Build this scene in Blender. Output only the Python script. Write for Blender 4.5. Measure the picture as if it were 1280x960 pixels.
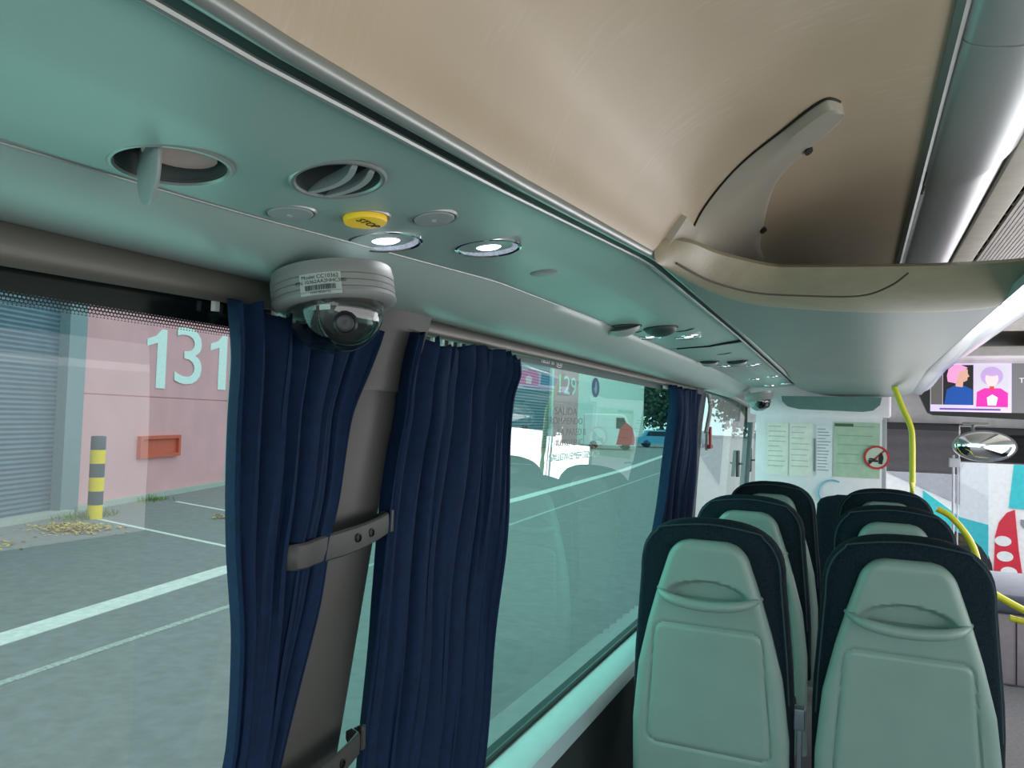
import bpy, bmesh, math, random
from mathutils import Vector, Matrix
random.seed(7)
for o in list(bpy.data.objects): bpy.data.objects.remove(o)
C = bpy.context.scene.collection
PI = math.pi
# ---------------------------------------------------------------- camera
cam = bpy.data.cameras.new('camera'); co = bpy.data.objects.new('camera', cam); C.objects.link(co)
cam.sensor_width = 36.0; cam.lens = 27.0; cam.clip_start = 0.02; cam.clip_end = 500
co.matrix_world = Matrix(((0.911681, -0.009361, 0.410793, 0), (0.409806, -0.052174, -0.910679, 0),
                          (0.029958, 0.998594, -0.04373, 0), (0, 0, 0, 1)))
bpy.context.scene.camera = co
# ---------------------------------------------------------------- world and light
w = bpy.data.worlds.new('overcast'); bpy.context.scene.world = w; w.use_nodes = True
wn = w.node_tree.nodes; wl = w.node_tree.links
bg = wn['Background']; tc = wn.new('ShaderNodeTexCoord'); nz = wn.new('ShaderNodeTexNoise'); cr = wn.new('ShaderNodeValToRGB')
nz.inputs['Scale'].default_value = 2.5; nz.inputs['Detail'].default_value = 5
cr.color_ramp.elements[0].color = (.74, .82, .90, 1); cr.color_ramp.elements[1].color = (1, 1, 1, 1)
wl.new(tc.outputs['Generated'], nz.inputs['Vector']); wl.new(nz.outputs['Fac'], cr.inputs['Fac']); wl.new(cr.outputs['Color'], bg.inputs['Color'])
bg.inputs['Strength'].default_value = 1.7

def area(name, loc, rot, sx, sy, power, col):
    l = bpy.data.lights.new(name, 'AREA'); l.shape = 'RECTANGLE'; l.size = sx; l.size_y = sy; l.energy = power; l.color = col
    o = bpy.data.objects.new(name, l); o.location = loc; o.rotation_euler = rot; C.objects.link(o); return o
# daylight coming in through the tinted windows (left and right side), the front and the rear of the coach
area('daylight_left', (-1.10, 2.2, -0.25), (0, -PI/2 + .35, 0), 0.9, 7.0, 30, (.45, 1, .88))
area('daylight_right', (1.60, 1.0, -0.35), (0, PI/2 + .5, 0), 0.9, 6.0, 34, (1, .98, .95))
area('daylight_door', (1.58, 5.0, -0.45), (0, PI/2 + .1, .35), 1.1, 1.6, 28, (1, .97, 1))
area('daylight_front', (0.75, 6.6, -0.45), (PI/2 - .1 + PI, 0, 0), 1.6, 0.9, 30, (1, .98, 1))
area('daylight_rear', (0.3, -2.9, -0.25), (PI/2, 0, 0), 1.8, 0.9, 16, (.62, 1, .9))
vs = bpy.context.scene.view_settings
bpy.context.scene.display_settings.display_device = 'sRGB'
vs.view_transform = 'Standard'; vs.look = 'None'; vs.gamma = 1; vs.use_curve_mapping = False; vs.exposure = 0.0

# ---------------------------------------------------------------- helpers
def lin(c):
    return tuple((x/255/12.92 if x/255 <= .04045 else ((x/255+.055)/1.055)**2.4) for x in c) + (1,)
MATS = {}
def mat(name, rgb, rough=.5, metal=0., noise=.08, scale=20, bump=0., bscale=200, emit=0, coat=0, stretch=None, spec=None, ecol=None):
    if name in MATS: return MATS[name]
    m = bpy.data.materials.new(name); m.use_nodes = True; n = m.node_tree.nodes; l = m.node_tree.links
    b = n['Principled BSDF']; c = lin(rgb)
    t = n.new('ShaderNodeTexCoord'); mp = n.new('ShaderNodeMapping'); l.new(t.outputs['Object'], mp.inputs['Vector'])
    if stretch: mp.inputs['Scale'].default_value = stretch
    z = n.new('ShaderNodeTexNoise'); z.inputs['Scale'].default_value = scale; z.inputs['Detail'].default_value = 4
    l.new(mp.outputs['Vector'], z.inputs['Vector'])
    r = n.new('ShaderNodeValToRGB')
    r.color_ramp.elements[0].position = .3; r.color_ramp.elements[1].position = .7
    r.color_ramp.elements[0].color = tuple(max(0, x*(1-noise)) for x in c[:3]) + (1,)
    r.color_ramp.elements[1].color = tuple(min(1, x*(1+noise)) for x in c[:3]) + (1,)
    l.new(z.outputs['Fac'], r.inputs['Fac']); l.new(r.outputs['Color'], b.inputs['Base Color'])
    b.inputs['Roughness'].default_value = rough; b.inputs['Metallic'].default_value = metal
    if spec is not None: b.inputs['Specular IOR Level'].default_value = spec
    if coat: b.inputs['Coat Weight'].default_value = coat; b.inputs['Coat Roughness'].default_value = .08
    if bump:
        z2 = n.new('ShaderNodeTexNoise'); z2.inputs['Scale'].default_value = bscale; l.new(mp.outputs['Vector'], z2.inputs['Vector'])
        bp = n.new('ShaderNodeBump'); bp.inputs['Strength'].default_value = bump; bp.inputs['Distance'].default_value = .002
        l.new(z2.outputs['Fac'], bp.inputs['Height']); l.new(bp.outputs['Normal'], b.inputs['Normal'])
    if emit:
        b.inputs['Emission Color'].default_value = lin(ecol or rgb); b.inputs['Emission Strength'].default_value = emit
    MATS[name] = m; return m

def glass(name, tint, refl=1.0, ior=1.5):
    m = bpy.data.materials.new(name); m.use_nodes = True; n = m.node_tree.nodes; l = m.node_tree.links
    for x in list(n):
        if x.type != 'OUTPUT_MATERIAL': n.remove(x)
    out = n['Material Output']
    tr = n.new('ShaderNodeBsdfTransparent'); tr.inputs['Color'].default_value = tint + (1,)
    gl = n.new('ShaderNodeBsdfGlossy'); gl.inputs['Roughness'].default_value = .01; gl.inputs['Color'].default_value = (refl, refl, refl, 1)
    lw = n.new('ShaderNodeLayerWeight'); lw.inputs['Blend'].default_value = .5
    p5 = n.new('ShaderNodeMath'); p5.operation = 'POWER'; p5.inputs[1].default_value = 5; l.new(lw.outputs['Facing'], p5.inputs[0])
    f0 = ((ior-1)/(ior+1))**2*1.6; fr = n.new('ShaderNodeMath'); fr.operation = 'MULTIPLY_ADD'; fr.inputs[1].default_value = 1-f0; fr.inputs[2].default_value = f0; l.new(p5.outputs[0], fr.inputs[0])
    mx = n.new('ShaderNodeMixShader'); l.new(fr.outputs[0], mx.inputs['Fac']); l.new(tr.outputs[0], mx.inputs[1]); l.new(gl.outputs[0], mx.inputs[2])
    l.new(mx.outputs[0], out.inputs['Surface']); return m

def finish(name, bm, m, parent=None, smooth=True, kind=None):
    bmesh.ops.recalc_face_normals(bm, faces=bm.faces)
    me = bpy.data.meshes.new(name); bm.to_mesh(me); bm.free()
    if smooth:
        for p in me.polygons: p.use_smooth = True
        try: me.set_sharp_from_angle(angle=math.radians(38))
        except Exception: pass
    if isinstance(m, (list, tuple)):
        for q in m: me.materials.append(q)
    else: me.materials.append(m)
    o = bpy.data.objects.new(name, me); C.objects.link(o)
    if parent: o.parent = parent
    if kind: o['kind'] = kind
    return o
def tag(o, label, cat, group=None):
    o['label'] = label; o['category'] = cat
    if group: o['group'] = group
    return o
def thing(name, label, cat, loc=(0, 0, 0), mtx=None, group=None):
    o = bpy.data.objects.new(name, None); C.objects.link(o); o.empty_display_size = .05
    if mtx is not None: o.matrix_world = mtx
    else: o.location = loc
    return tag(o, label, cat, group)
def struct(name, bm, m, smooth=True): return finish(name, bm, m, None, smooth, 'structure')

def box(bm, x0, x1, y0, y1, z0, z1, bev=0, mi=0):
    r = bmesh.ops.create_cube(bm, size=1)
    vs_ = r['verts']
    for v in vs_: v.co = Vector(((x0+x1)/2 + v.co.x*(x1-x0), (y0+y1)/2 + v.co.y*(y1-y0), (z0+z1)/2 + v.co.z*(z1-z0)))
    fs = {f for v in vs_ for f in v.link_faces}
    for f in fs: f.material_index = mi
    if bev:
        es = {e for v in vs_ for e in v.link_edges}
        bmesh.ops.bevel(bm, geom=list(es), offset=bev, segments=3, affect='EDGES', profile=.6)
    return bm
def skin(bm, rings, closed=True, caps=True, mi=0, flip=False):
    vr = [[bm.verts.new(p) for p in r] for r in rings]
    n = len(rings[0]); m_ = n if closed else n-1
    for a, b in zip(vr, vr[1:]):
        for i in range(m_):
            j = (i+1) % n
            try: f = bm.faces.new((a[i], a[j], b[j], b[i])); f.material_index = mi
            except ValueError: pass
    if caps and closed:
        for r in (vr[0], vr[-1]):
            try: f = bm.faces.new(r); f.material_index = mi
            except ValueError: pass
    return bm
def tube(bm, pts, r, seg=12, mi=0, caps=True):
    pts = [Vector(p) for p in pts]; rings = []
    up = Vector((0, 0, 1))
    for i, p in enumerate(pts):
        d = (pts[min(i+1, len(pts)-1)] - pts[max(i-1, 0)]).normalized()
        a = d.cross(up)
        if a.length < 1e-3: a = d.cross(Vector((0, 1, 0)))
        a.normalize(); b = d.cross(a).normalized()
        rr = r[i] if isinstance(r, (list, tuple)) else r
        rings.append([p + a*math.cos(2*PI*k/seg)*rr + b*math.sin(2*PI*k/seg)*rr for k in range(seg)])
    return skin(bm, rings, True, caps, mi)
def spline(pts, n=8):
    pts = [Vector(p) for p in pts]; out = []
    for i in range(len(pts)-1):
        p0 = pts[max(i-1, 0)]; p1 = pts[i]; p2 = pts[i+1]; p3 = pts[min(i+2, len(pts)-1)]
        for k in range(n):
            t = k/n
            out.append(.5*((2*p1) + (p2-p0)*t + (2*p0-5*p1+4*p2-p3)*t*t + (3*p1-p0-3*p2+p3)*t**3))
    out.append(pts[-1]); return out
def lathe(bm, prof, seg=40, mi=0, caps=True):
    return skin(bm, [[(r*math.cos(2*PI*k/seg), r*math.sin(2*PI*k/seg), z) for k in range(seg)] for r, z in prof], True, caps, mi)
def prism(bm, poly, fn, d0, d1, mi=0):      # poly in 2D, fn(a, b, depth) -> 3D
    return skin(bm, [[fn(a, b, d) for a, b in poly] for d in (d0, d1)], True, True, mi)
def lerp_tab(x, tab):
    if x <= tab[0][0]: return tab[0][1]
    for (a, u), (b, v) in zip(tab, tab[1:]):
        if x <= b: return u + (v-u)*(x-a)/(b-a)
    return tab[-1][1]
def text_mesh(name, s, size, m, mtx, parent=None, ext=.0004, align='CENTER', sx=1, kern=1):
    cu = bpy.data.curves.new(name, 'FONT'); cu.body = s; cu.size = size; cu.extrude = ext; cu.align_x = align; cu.align_y = 'CENTER'; cu.space_character = kern
    cu.resolution_u = 4
    o = bpy.data.objects.new(name, cu); C.objects.link(o)
    bpy.context.view_layer.update()
    me = bpy.data.meshes.new_from_object(o.evaluated_get(bpy.context.evaluated_depsgraph_get()))
    bpy.data.objects.remove(o)
    me.transform(Matrix.Diagonal((sx, 1, 1, 1))); me.transform(mtx); me.materials.clear(); me.materials.append(m)
    q = bpy.data.objects.new(name, me); C.objects.link(q)
    if parent: q.parent = parent
    return q
def basis(o, x, y, z):                       # matrix with the given column axes
    x, y, z = Vector(x), Vector(y), Vector(z)
    return Matrix(((x.x, y.x, z.x, o[0]), (x.y, y.y, z.y, o[1]), (x.z, y.z, z.z, o[2]), (0, 0, 0, 1)))
def disc_poly(r, n=32, ry=None): return [(r*math.cos(2*PI*k/n), (ry or r)*math.sin(2*PI*k/n)) for k in range(n)]
def copy_tree(o, parent=None):
    c = o.copy(); C.objects.link(c)
    if parent: c.parent = parent
    for ch in [q for q in bpy.data.objects if q.parent == o]: copy_tree(ch, c)
    return c

# ---------------------------------------------------------------- materials
M_panel = mat('soffit_plastic', (143, 166, 162), .38, 0, .03, 6, .05, 300)
M_cove = mat('cove_beige', (184, 166, 143), .42, 0, .05, 5, .08, 60, spec=.35)
M_fin = mat('bracket_grey_beige', (170, 162, 150), .45, 0, .04, 12)
M_under = mat('bin_underside', (108, 124, 119), .42, 0, .03, 3, spec=.35)
M_trim = mat('trim_grey', (150, 155, 152), .35, .5, .04, 20)
M_rail = mat('rail_satin', (98, 95, 90), .45, .35, .04, 20)
M_black = mat('black_gap', (8, 9, 9), .6)
M_pillar = mat('pillar_grey', (66, 66, 64), .5, 0, .04, 15, .1, 600)
M_tie = mat('bracket_charcoal', (58, 58, 57), .48, 0, .05, 25, .15, 700)
M_screw = mat('screw_dark', (40, 40, 40), .35, .8)
M_curt = mat('curtain_navy', (12, 34, 64), .8, 0, .18, 60, .5, 900, spec=.2)
M_shell = mat('seat_shell', (126, 150, 144), .40, 0, .03, 10, .06, 500)
M_fab = mat('seat_fabric', (22, 36, 44), .95, 0, .35, 160, .8, 260, spec=.15)
M_alu = mat('brushed_aluminium', (206, 208, 210), .36, .65, .05, 8, stretch=(1, .05, 1))
M_cam = mat('camera_grey', (146, 147, 146), .4, .15, .03, 30)
M_chrome = mat('chrome', (215, 218, 220), .1, 1, .02)
M_white = mat('white_plastic', (222, 222, 224), .45, 0, .03)
M_btn = mat('button_grey', (150, 155, 156), .45, 0, .04)
M_yel = mat('button_yellow', (244, 200, 30), .35, 0, .03, emit=.12)
M_pole = mat('pole_yellow', (206, 205, 40), .32, 0, .05)
M_sill = mat('sill_pale', (170, 196, 198), .35, 0, .03)
M_lower = mat('wall_dark', (34, 44, 46), .8, 0, .1, 60, .3, 400)
M_floor = mat('floor_grey', (120, 118, 122), .7, 0, .15, 60)
M_led = mat('lamp_core', (235, 242, 255), .3, emit=3.5, ecol=(225, 236, 255))
M_txt = mat('ink_black', (20, 20, 22), .6)

# ---------------------------------------------------------------- coach shell profile functions
def sh(y): return 0
def edge(y): return (-.36 + sh(y), lerp_tab(y, [(-1.5, .215), (.376, .241), (.781, .2647), (1.475, .3165), (2.7, .306), (5.5, .262)]))
def seam(y): return (-.66, lerp_tab(y, [(-1.5, .20), (.40, .22), (.66, .230), (1.37, .272), (2.0, .278), (4, .278), (5.5, .25)]))
def rail(y): return (-.81, lerp_tab(y, [(-1.5, .182), (.55, .187), (1.32, .195), (4.4, .193), (6.0, .176)]))
def glx(z): return -.838 + .034*z
YS = [-1.5 + .1*i for i in range(71)]

# --- ceiling cove (beige), from the rack edge up to the aluminium duct
prof = [(-.357, .317), (-.349, .328), (-.332, .37), (-.29, .43), (-.2, .49), (-.08, .53), (.02, .545), (.118, .551)]
profs = [(p.x, p.z) for p in spline([(a, 0, b) for a, b in prof], 5)]
def cove(y, k):    # k 0..1
    i = k*(len(profs)-1); j = min(int(i), len(profs)-2); t = i-j
    x = profs[j][0]*(1-t) + profs[j+1][0]*t; z = profs[j][1]*(1-t) + profs[j+1][1]*t
    return Vector((x + sh(y)*(1-k), y, z + (edge(y)[1]-.3165)*(1-k)))
bm = bmesh.new()
skin(bm, [[cove(y, i/40) for i in range(41)] + [cove(y, 1) + Vector((0, 0, .03)), cove(y, .5)+Vector((-.04, 0, .06)), cove(y, 0) + Vector((-.03, 0, .05))] for y in YS if y < 5.0])
M_cove2 = M_cove
# scuffs on the upper part of the cove: fine pale streaks running up the panel
def scuff(m):
    n = m.node_tree.nodes; l = m.node_tree.links; b = n['Principled BSDF']; old = b.inputs['Base Color'].links[0].from_socket
    t = n.new('ShaderNodeTexCoord'); mp = n.new('ShaderNodeMapping'); mp.inputs['Scale'].default_value = (6, 40, 6)
    z = n.new('ShaderNodeTexNoise'); z.inputs['Scale'].default_value = 3; z.inputs['Detail'].default_value = 8; z.inputs['Roughness'].default_value = .7
    z3 = n.new('ShaderNodeTexNoise'); z3.inputs['Scale'].default_value = 3.2
    l.new(t.outputs['Object'], mp.inputs['Vector']); l.new(mp.outputs['Vector'], z.inputs['Vector']); l.new(t.outputs['Object'], z3.inputs['Vector'])
    r = n.new('ShaderNodeValToRGB'); r.color_ramp.elements[0].position = .50; r.color_ramp.elements[1].position = .72
    r3 = n.new('ShaderNodeValToRGB'); r3.color_ramp.elements[0].position = .48; r3.color_ramp.elements[1].position = .62
    l.new(z.outputs['Fac'], r.inputs['Fac']); l.new(z3.outputs['Fac'], r3.inputs['Fac'])
    mu = n.new('ShaderNodeMath'); mu.operation = 'MULTIPLY'; l.new(r.outputs['Color'], mu.inputs[0]); l.new(r3.outputs['Color'], mu.inputs[1])
    mu2 = n.new('ShaderNodeMath'); mu2.operation = 'MULTIPLY'; mu2.inputs[1].default_value = .35; l.new(mu.outputs[0], mu2.inputs[0])
    mx = n.new('ShaderNodeMixRGB'); mx.inputs['Color2'].default_value = lin((214, 206, 196)); l.new(mu2.outputs[0], mx.inputs['Fac']); l.new(old, mx.inputs['Color1'])
    l.new(mx.outputs['Color'], b.inputs['Base Color'])
scuff(M_cove)
struct('ceiling', bm, M_cove)
# centre ceiling field and right half
bm = bmesh.new(); box(bm, .275, .335, -1.5, 6.6, .552, .58, .004); struct('trim_1', bm, mat('ceiling_cream', (205, 198, 184), .5))
bm = bmesh.new(); box(bm, 1.0, 1.68, -1.5, 6.9, .50, .56); box(bm, -.94, .2, -1.5, 6.9, .60, .64); box(bm, .2, 1.68, -1.5, 6.9, .60, .64)
struct('ceiling', bm, MATS['ceiling_cream'])
bm = bmesh.new()
for x in (.110,): skin(bm, [[(x, y, .545), (x+.010, y, .540), (x+.017, y, .546), (x+.017, y, .560), (x, y, .560)] for y in (-1.5, 5)])
struct('trim_2', bm, M_trim)

# aluminium ceiling duct in curved sections
def duct(y0, y1, dz, label):      # y0, y1: functions of the position across the duct
    pr = [(.128, .552), (.140, .541), (.165, .533), (.20, .529), (.235, .533), (.262, .543), (.276, .556)]
    p = [(q.x, q.z) for q in spline([(a, 0, b) for a, b in pr], 5)]
    b = bmesh.new(); n = 16; rings = []
    for i in range(n+1):
        t = i/n; r_ = []
        for x, z in p: u = (x-.128)/.148; r_.append((x, y0(u) + (y1(u)-y0(u))*t, z + dz))
        rings.append(r_ + [(x, y, z + .004) for x, y, z in reversed(r_)])
    skin(b, rings); o = finish('duct_section', b, M_alu); return tag(o, label, 'ceiling duct')
flap = lambda u: 1.925 - .205*max(0, min(1, u))**1.8
duct(lambda u: -1.5, lambda u: 1.215, 0, 'nearest curved aluminium ceiling duct section, beyond the thin seam, top right')
duct(lambda u: 1.219, flap, -.001, 'middle curved aluminium duct section with a raised flap end beside the beige cove')
duct(lambda u: flap(u) + .01, lambda u: 5.2, .011, 'farthest aluminium duct section, dropping behind the rounded rack end')
b = bmesh.new(); box(b, .124, .134, 1.83, 2.0, .548, .556, .001); tag(finish('duct_clip', b, M_black), 'small black clip at the joint of the aluminium duct', 'clip')
# grille
g = thing('ceiling_grille', 'perforated slatted ventilation grille in the middle of the ceiling', 'grille', (.34, -.5, .56))
b = bmesh.new()
for i in range(62):
    x = .006 + i*.0105; box(b, x, x+.0082, 0, 5.4, -.008, .003)
for y in range(0, 54): box(b, 0, .66, y*.1, y*.1+.003, -.001, .004)
finish('slat_panel', b, mat('grille_grey', (176, 172, 164), .45, .2), g, False)
b = bmesh.new(); box(b, 0, .66, 0, 5.4, .012, .016); finish('backing', b, M_black, g)

# --- service panels (soffit) between seam and rack edge
def pan(y, k):
    s = seam(y); e = edge(y); ex = e[0] - .022; ez = e[1] - .004
    z = s[1] + (ez-s[1])*k + .010*math.sin(PI*min(1, max(0, (k-.55)/.9)))
    if k > .9: z += (k-.9)*.03
    return Vector((s[0] + (ex-s[0])*k, y, z))
def pan_mesh(y0, y1):
    b = bmesh.new(); n = max(2, int((y1-y0)/.08)); rings = []
    for i in range(n+1):
        y = y0 + (y1-y0)*i/n
        bot = [pan(y + (0 if n else 0), k/20) for k in range(21)]
        rings.append([Vector(v) for v in bot] + [v + Vector((0, 0, .012)) for v in reversed(bot)])
    skin(b, rings); return b
def pframe(y, k, size=.05):
    p = pan(y, k); t = (pan(y, min(1, k+.1)) - pan(y, max(0, k-.1))).normalized(); ey = Vector((0, 1, 0)); nrm = t.cross(ey)   # points down?
    if nrm.z > 0: nrm = -nrm
    up = -nrm
    # local x across the panel, local y along the coach, local z up into the panel
    return basis(p, t, up.cross(t), up)
def kof(x, y): s = seam(y)[0]; e = edge(y)[0]-.022; return (x-s)/(e-s)
panel_near = struct('ceiling', pan_mesh(-1.5, 2.89), M_panel)
struct('ceiling', pan_mesh(2.91, 5.45), M_panel)
def cut(o, mtx, r, depth=.05):
    b = bmesh.new(); lathe(b, [(r, -depth), (r, depth)], 48); bmesh.ops.recalc_face_normals(b, faces=b.faces); b.transform(mtx)
    me = bpy.data.meshes.new('cutter'); b.to_mesh(me); b.free(); c = bpy.data.objects.new('cutter', me); C.objects.link(c)
    md = o.modifiers.new('cut', 'BOOLEAN'); md.operation = 'DIFFERENCE'; md.solver = 'EXACT'; md.object = c
    bpy.context.view_layer.update()
    nm = bpy.data.meshes.new_from_object(o.evaluated_get(bpy.context.evaluated_depsgraph_get()))
    o.modifiers.clear(); o.data = nm; bpy.data.objects.remove(c)
# lower soffit between curtain rail and seam
def sof(y, k):
    r = rail(y); s = seam(y)
    return Vector((r[0]+.0 + (s[0]-r[0])*k, y, r[1] + (s[1]-r[1])*k**2.5))
b = bmesh.new(); rings = []
for y in [v for v in YS if v < 5.5]:
    bot = [sof(y, k/12) for k in range(13)]
    rings.append(bot + [v + Vector((0, 0, .012)) for v in reversed(bot)])
skin(b, rings); struct('ceiling', b, mat('soffit_lower', (146, 164, 160), .36, 0, .03, 6))
b = bmesh.new(); tube(b, [(seam(y)[0]-.001, y, seam(y)[1]-.0012) for y in YS if y < 5.4], .0016, 8); struct('trim_3', b, M_trim)
# rack edge extrusions: black channel and two rounded metal strips
b = bmesh.new(); skin(b, [[(edge(y)[0]-.030, y, edge(y)[1]+.006), (edge(y)[0]-.002, y, edge(y)[1]+.006), (edge(y)[0]-.002, y, edge(y)[1]+.03), (edge(y)[0]-.030, y, edge(y)[1]+.03)] for y in YS if y < 5.4]); struct('trim_4', b, M_black)
b = bmesh.new(); tube(b, [(edge(y)[0]+.001, y, edge(y)[1]+.005) for y in YS if y < 5.4], .0085, 10); struct('trim_5', b, M_trim)
b = bmesh.new(); tube(b, [(edge(y)[0]-.0215, y, edge(y)[1]-.002) for y in YS if y < 5.4], .0035, 8); struct('trim_6', b, M_trim)

# --- luggage rack beyond the fin
rk = thing('luggage_rack', 'overhead luggage rack with glossy grey green underside and rounded beige near end', 'luggage rack', (0, 1.5, .3))
def rz(y): return lerp_tab(y, [(0, .300), (2.2, .300), (4.2, .290), (5.6, .205)])
bot = spline([(-.346, 1.417, 0), (-.335, 1.562, 0), (-.306, 1.772, 0), (-.242, 1.973, 0), (-.137, 2.08, 0), (.012, 2.172, 0), (.16, 2.203, 0), (.272, 2.17, 0), (.345, 2.05, 0), (.378, 1.95, 0)], 6)
def bot_y(x):
    for p, q in zip(bot, bot[1:]):
        if p.x <= x <= q.x: return p.y + (q.y-p.y)*(x-p.x)/max(1e-6, q.x-p.x)
    return bot[-1].y if x > .3 else bot[0].y
def front_y(x):   # rounded front end
    u = (x-.015)/.375
    return 5.60 - .62*abs(u)**3.2
b = bmesh.new(); rings = []
nx = 48
for i in range(nx+1):
    x = -.345 + .725*i/nx; y0 = bot_y(x); y1 = front_y(x)
    rings.append([Vector((x + (0), y0 + (y1-y0)*t/40, 0)) for t in range(41)])
for r in rings:
    for v in r: v.z = rz(v.y) - 0.
R0 = [[Vector((v.x - v0*0, v.y, v.z)) for v in r] for v0, r in enumerate(rings)]
skin(b, [r + [v + Vector((0, 0, .02)) for v in reversed(r)] for r in R0])
for v in b.verts: v.co -= Vector((0, 1.5, .3))
finish('underside', b, M_under, rk)
# beige end lip
top = spline([(-.352, 1.425, 0), (-.30, 1.49, 0), (-.263, 1.609, 0), (-.183, 1.752, 0), (-.119, 1.788, 0), (.075, 1.833, 0), (.194, 1.848, 0), (.306, 1.838, 0), (.36, 1.78, 0), (.40, 1.72, 0)], 6)
b = bmesh.new(); rings = []
for p, q in zip(bot, top):
    a = Vector((p.x, p.y, .299)); c = Vector((q.x, q.y, .350)); ring = []
    for k in range(13):
        t = k/12; v = a.lerp(c, t); out = math.sin(PI*t)**.8
        ring.append(v + Vector((0, -.02*out, -.016*out*(1-t*.5))))
    ring += [c + Vector((0, .03, .012)), a + Vector((0, .05, .03))]
    rings.append([v - Vector((0, 1.5, .3)) for v in ring])
skin(b, rings); finish('end_lip', b, mat('lip_beige', (150, 140, 118), .45, 0, .06, 25, .2, 120), rk)
# groove line on the lip
b = bmesh.new()
gl = spline([(-.325, 1.50, .318), (-.285, 1.66, .308), (-.215, 1.80, .304), (-.12, 1.86, .303), (.0, 1.90, .304), (.06, 1.87, .318), (.095, 1.84, .340)], 6)
tube(b, [p + Vector((0, -.020, -.008)) - Vector((0, 1.5, .3)) for p in gl], .0022, 6); finish('joint_line', b, mat('joint_brown', (70, 62, 52), .7), rk)
# aisle side strip (rounded, pale) of the rack
b = bmesh.new(); rings = []
for i in range(45):
    y = 1.70 + (5.30-1.70)*i/44; t = i/44
    x0 = .303 + .0*t; x1 = .388; z = rz(y)
    if t > .92: x0 -= .0; x1 -= (t-.92)*.5
    rings.append([Vector((x0, y, z-.001)), Vector((x0+.02, y, z-.008)), Vector((x0+.05, y, z-.010)), Vector((x1-.01, y, z-.005)), Vector((x1, y, z+.006)), Vector((x1+.012, y, z+.06)), Vector((x1-.02, y, z+.06)), Vector((x0, y, z+.02))])
skin(b, [[v - Vector((0, 1.5, .3)) for v in r] for r in rings]); finish('side_strip', b, mat('strip_pale', (176, 188, 202), .28, .1, .05, 4, coat=.5), rk)
b = bmesh.new(); box(b, .386, .398, 1.75-1.5, 5.15-1.5, .02, .075); finish('front_panel', b, mat('rack_door', (150, 150, 142), .4), rk)
# shark-fin end bracket lying on the cove
def on_cove(x, y):
    lo, hi = 0., 1.
    for _ in range(24):
        m_ = (lo+hi)/2
        if cove(y, m_).x < x: lo = m_
        else: hi = m_
    p = cove(y, lo); t = (cove(y, min(1, lo+.03)) - cove(y, max(0, lo-.03))).normalized(); n = t.cross(Vector((0, 1, 0)))
    if n.z > 0: n = -n
    return p, n
outer = [(-.327, 1.58), (-.313, 1.577), (-.290, 1.550), (-.266, 1.524), (-.205, 1.463), (-.129, 1.396), (-.080, 1.343), (-.049, 1.322), (-.030, 1.352)]
inner = [(-.323, 1.76), (-.290, 2.05), (-.245, 2.22), (-.237, 2.077), (-.209, 1.873), (-.164, 1.636), (-.105, 1.53), (-.045, 1.435), (-.027, 1.375)]
oo = spline([(a, c, 0) for a, c in outer], 5); ii = spline([(a, c, 0) for a, c in inner], 5)
b = bmesh.new(); rings = []; H = [0, .006, .009, .010, .010, .0095, .008, 0]
for p, q in zip(oo, ii):
    ring = []; low = []
    for k in range(11):
        t = k/10; x = p.x + (q.x-p.x)*t; y = p.y + (q.y-p.y)*t
        s_, n_ = on_cove(x, y); hgt = .020*(1-abs(2*t-1)**8)
        ring.append(s_ + n_*(hgt+.0005)); low.append(s_ - n_*.004)
    rings.append([v - Vector((0, 1.5, .3)) for v in ring + list(reversed(low))])
skin(b, rings); finin = finish('end_bracket', b, M_fin, rk)
b = bmesh.new(); tube(b, [(lambda q: q[0] + q[1]*.002 - Vector((0, 1.5, .3)))(on_cove(p.x-.0015, p.y-.003)) for p in oo[4:]], .0022, 6); finish('edge_gap', b, M_black, finin)
for (x, y) in ((-.092, 1.490), (-.218, 1.885)):
    b = bmesh.new(); s_, n_ = on_cove(x, y); tq = Vector((0, 1, 0))
    skin(b, [[s_ + n_*(.0225 + h) + Vector((.007*math.cos(2*PI*k/20), .016*math.sin(2*PI*k/20), .004*math.cos(2*PI*k/20))) - Vector((0, 1.5, .3)) for k in range(20)] for h in (-.006, 0)])
    q = finish('screw_hole', b, M_black, finin); 
b = bmesh.new(); ring = []
tb = [(-.353, 1.431), (-.313, 1.467), (-.313, 1.59), (-.346, 1.573)]
skin(b, [[(lambda s_n: s_n[0] + s_n[1]*h - Vector((0, 1.5, .3)))(on_cove(x, y)) for x, y in tb] for h in (-.003, .012)])
finish('edge_clip', b, M_fin, rk)
# front visor panel under the far end of the rack
b = bmesh.new()
poly = [(-.47, .20), (.14, .20), (.13, .15), (.09, .115), (.03, .105), (-.36, .115), (-.43, .13), (-.465, .165)]
prism(b, poly, lambda a, c_, d: (a, d, c_), 5.46, 5.52); o = finish('visor_panel', b, mat('visor_teal', (92, 124, 122), .4)); tag(o, 'dark teal rounded panel hanging below the far end of the luggage rack', 'panel')

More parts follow.
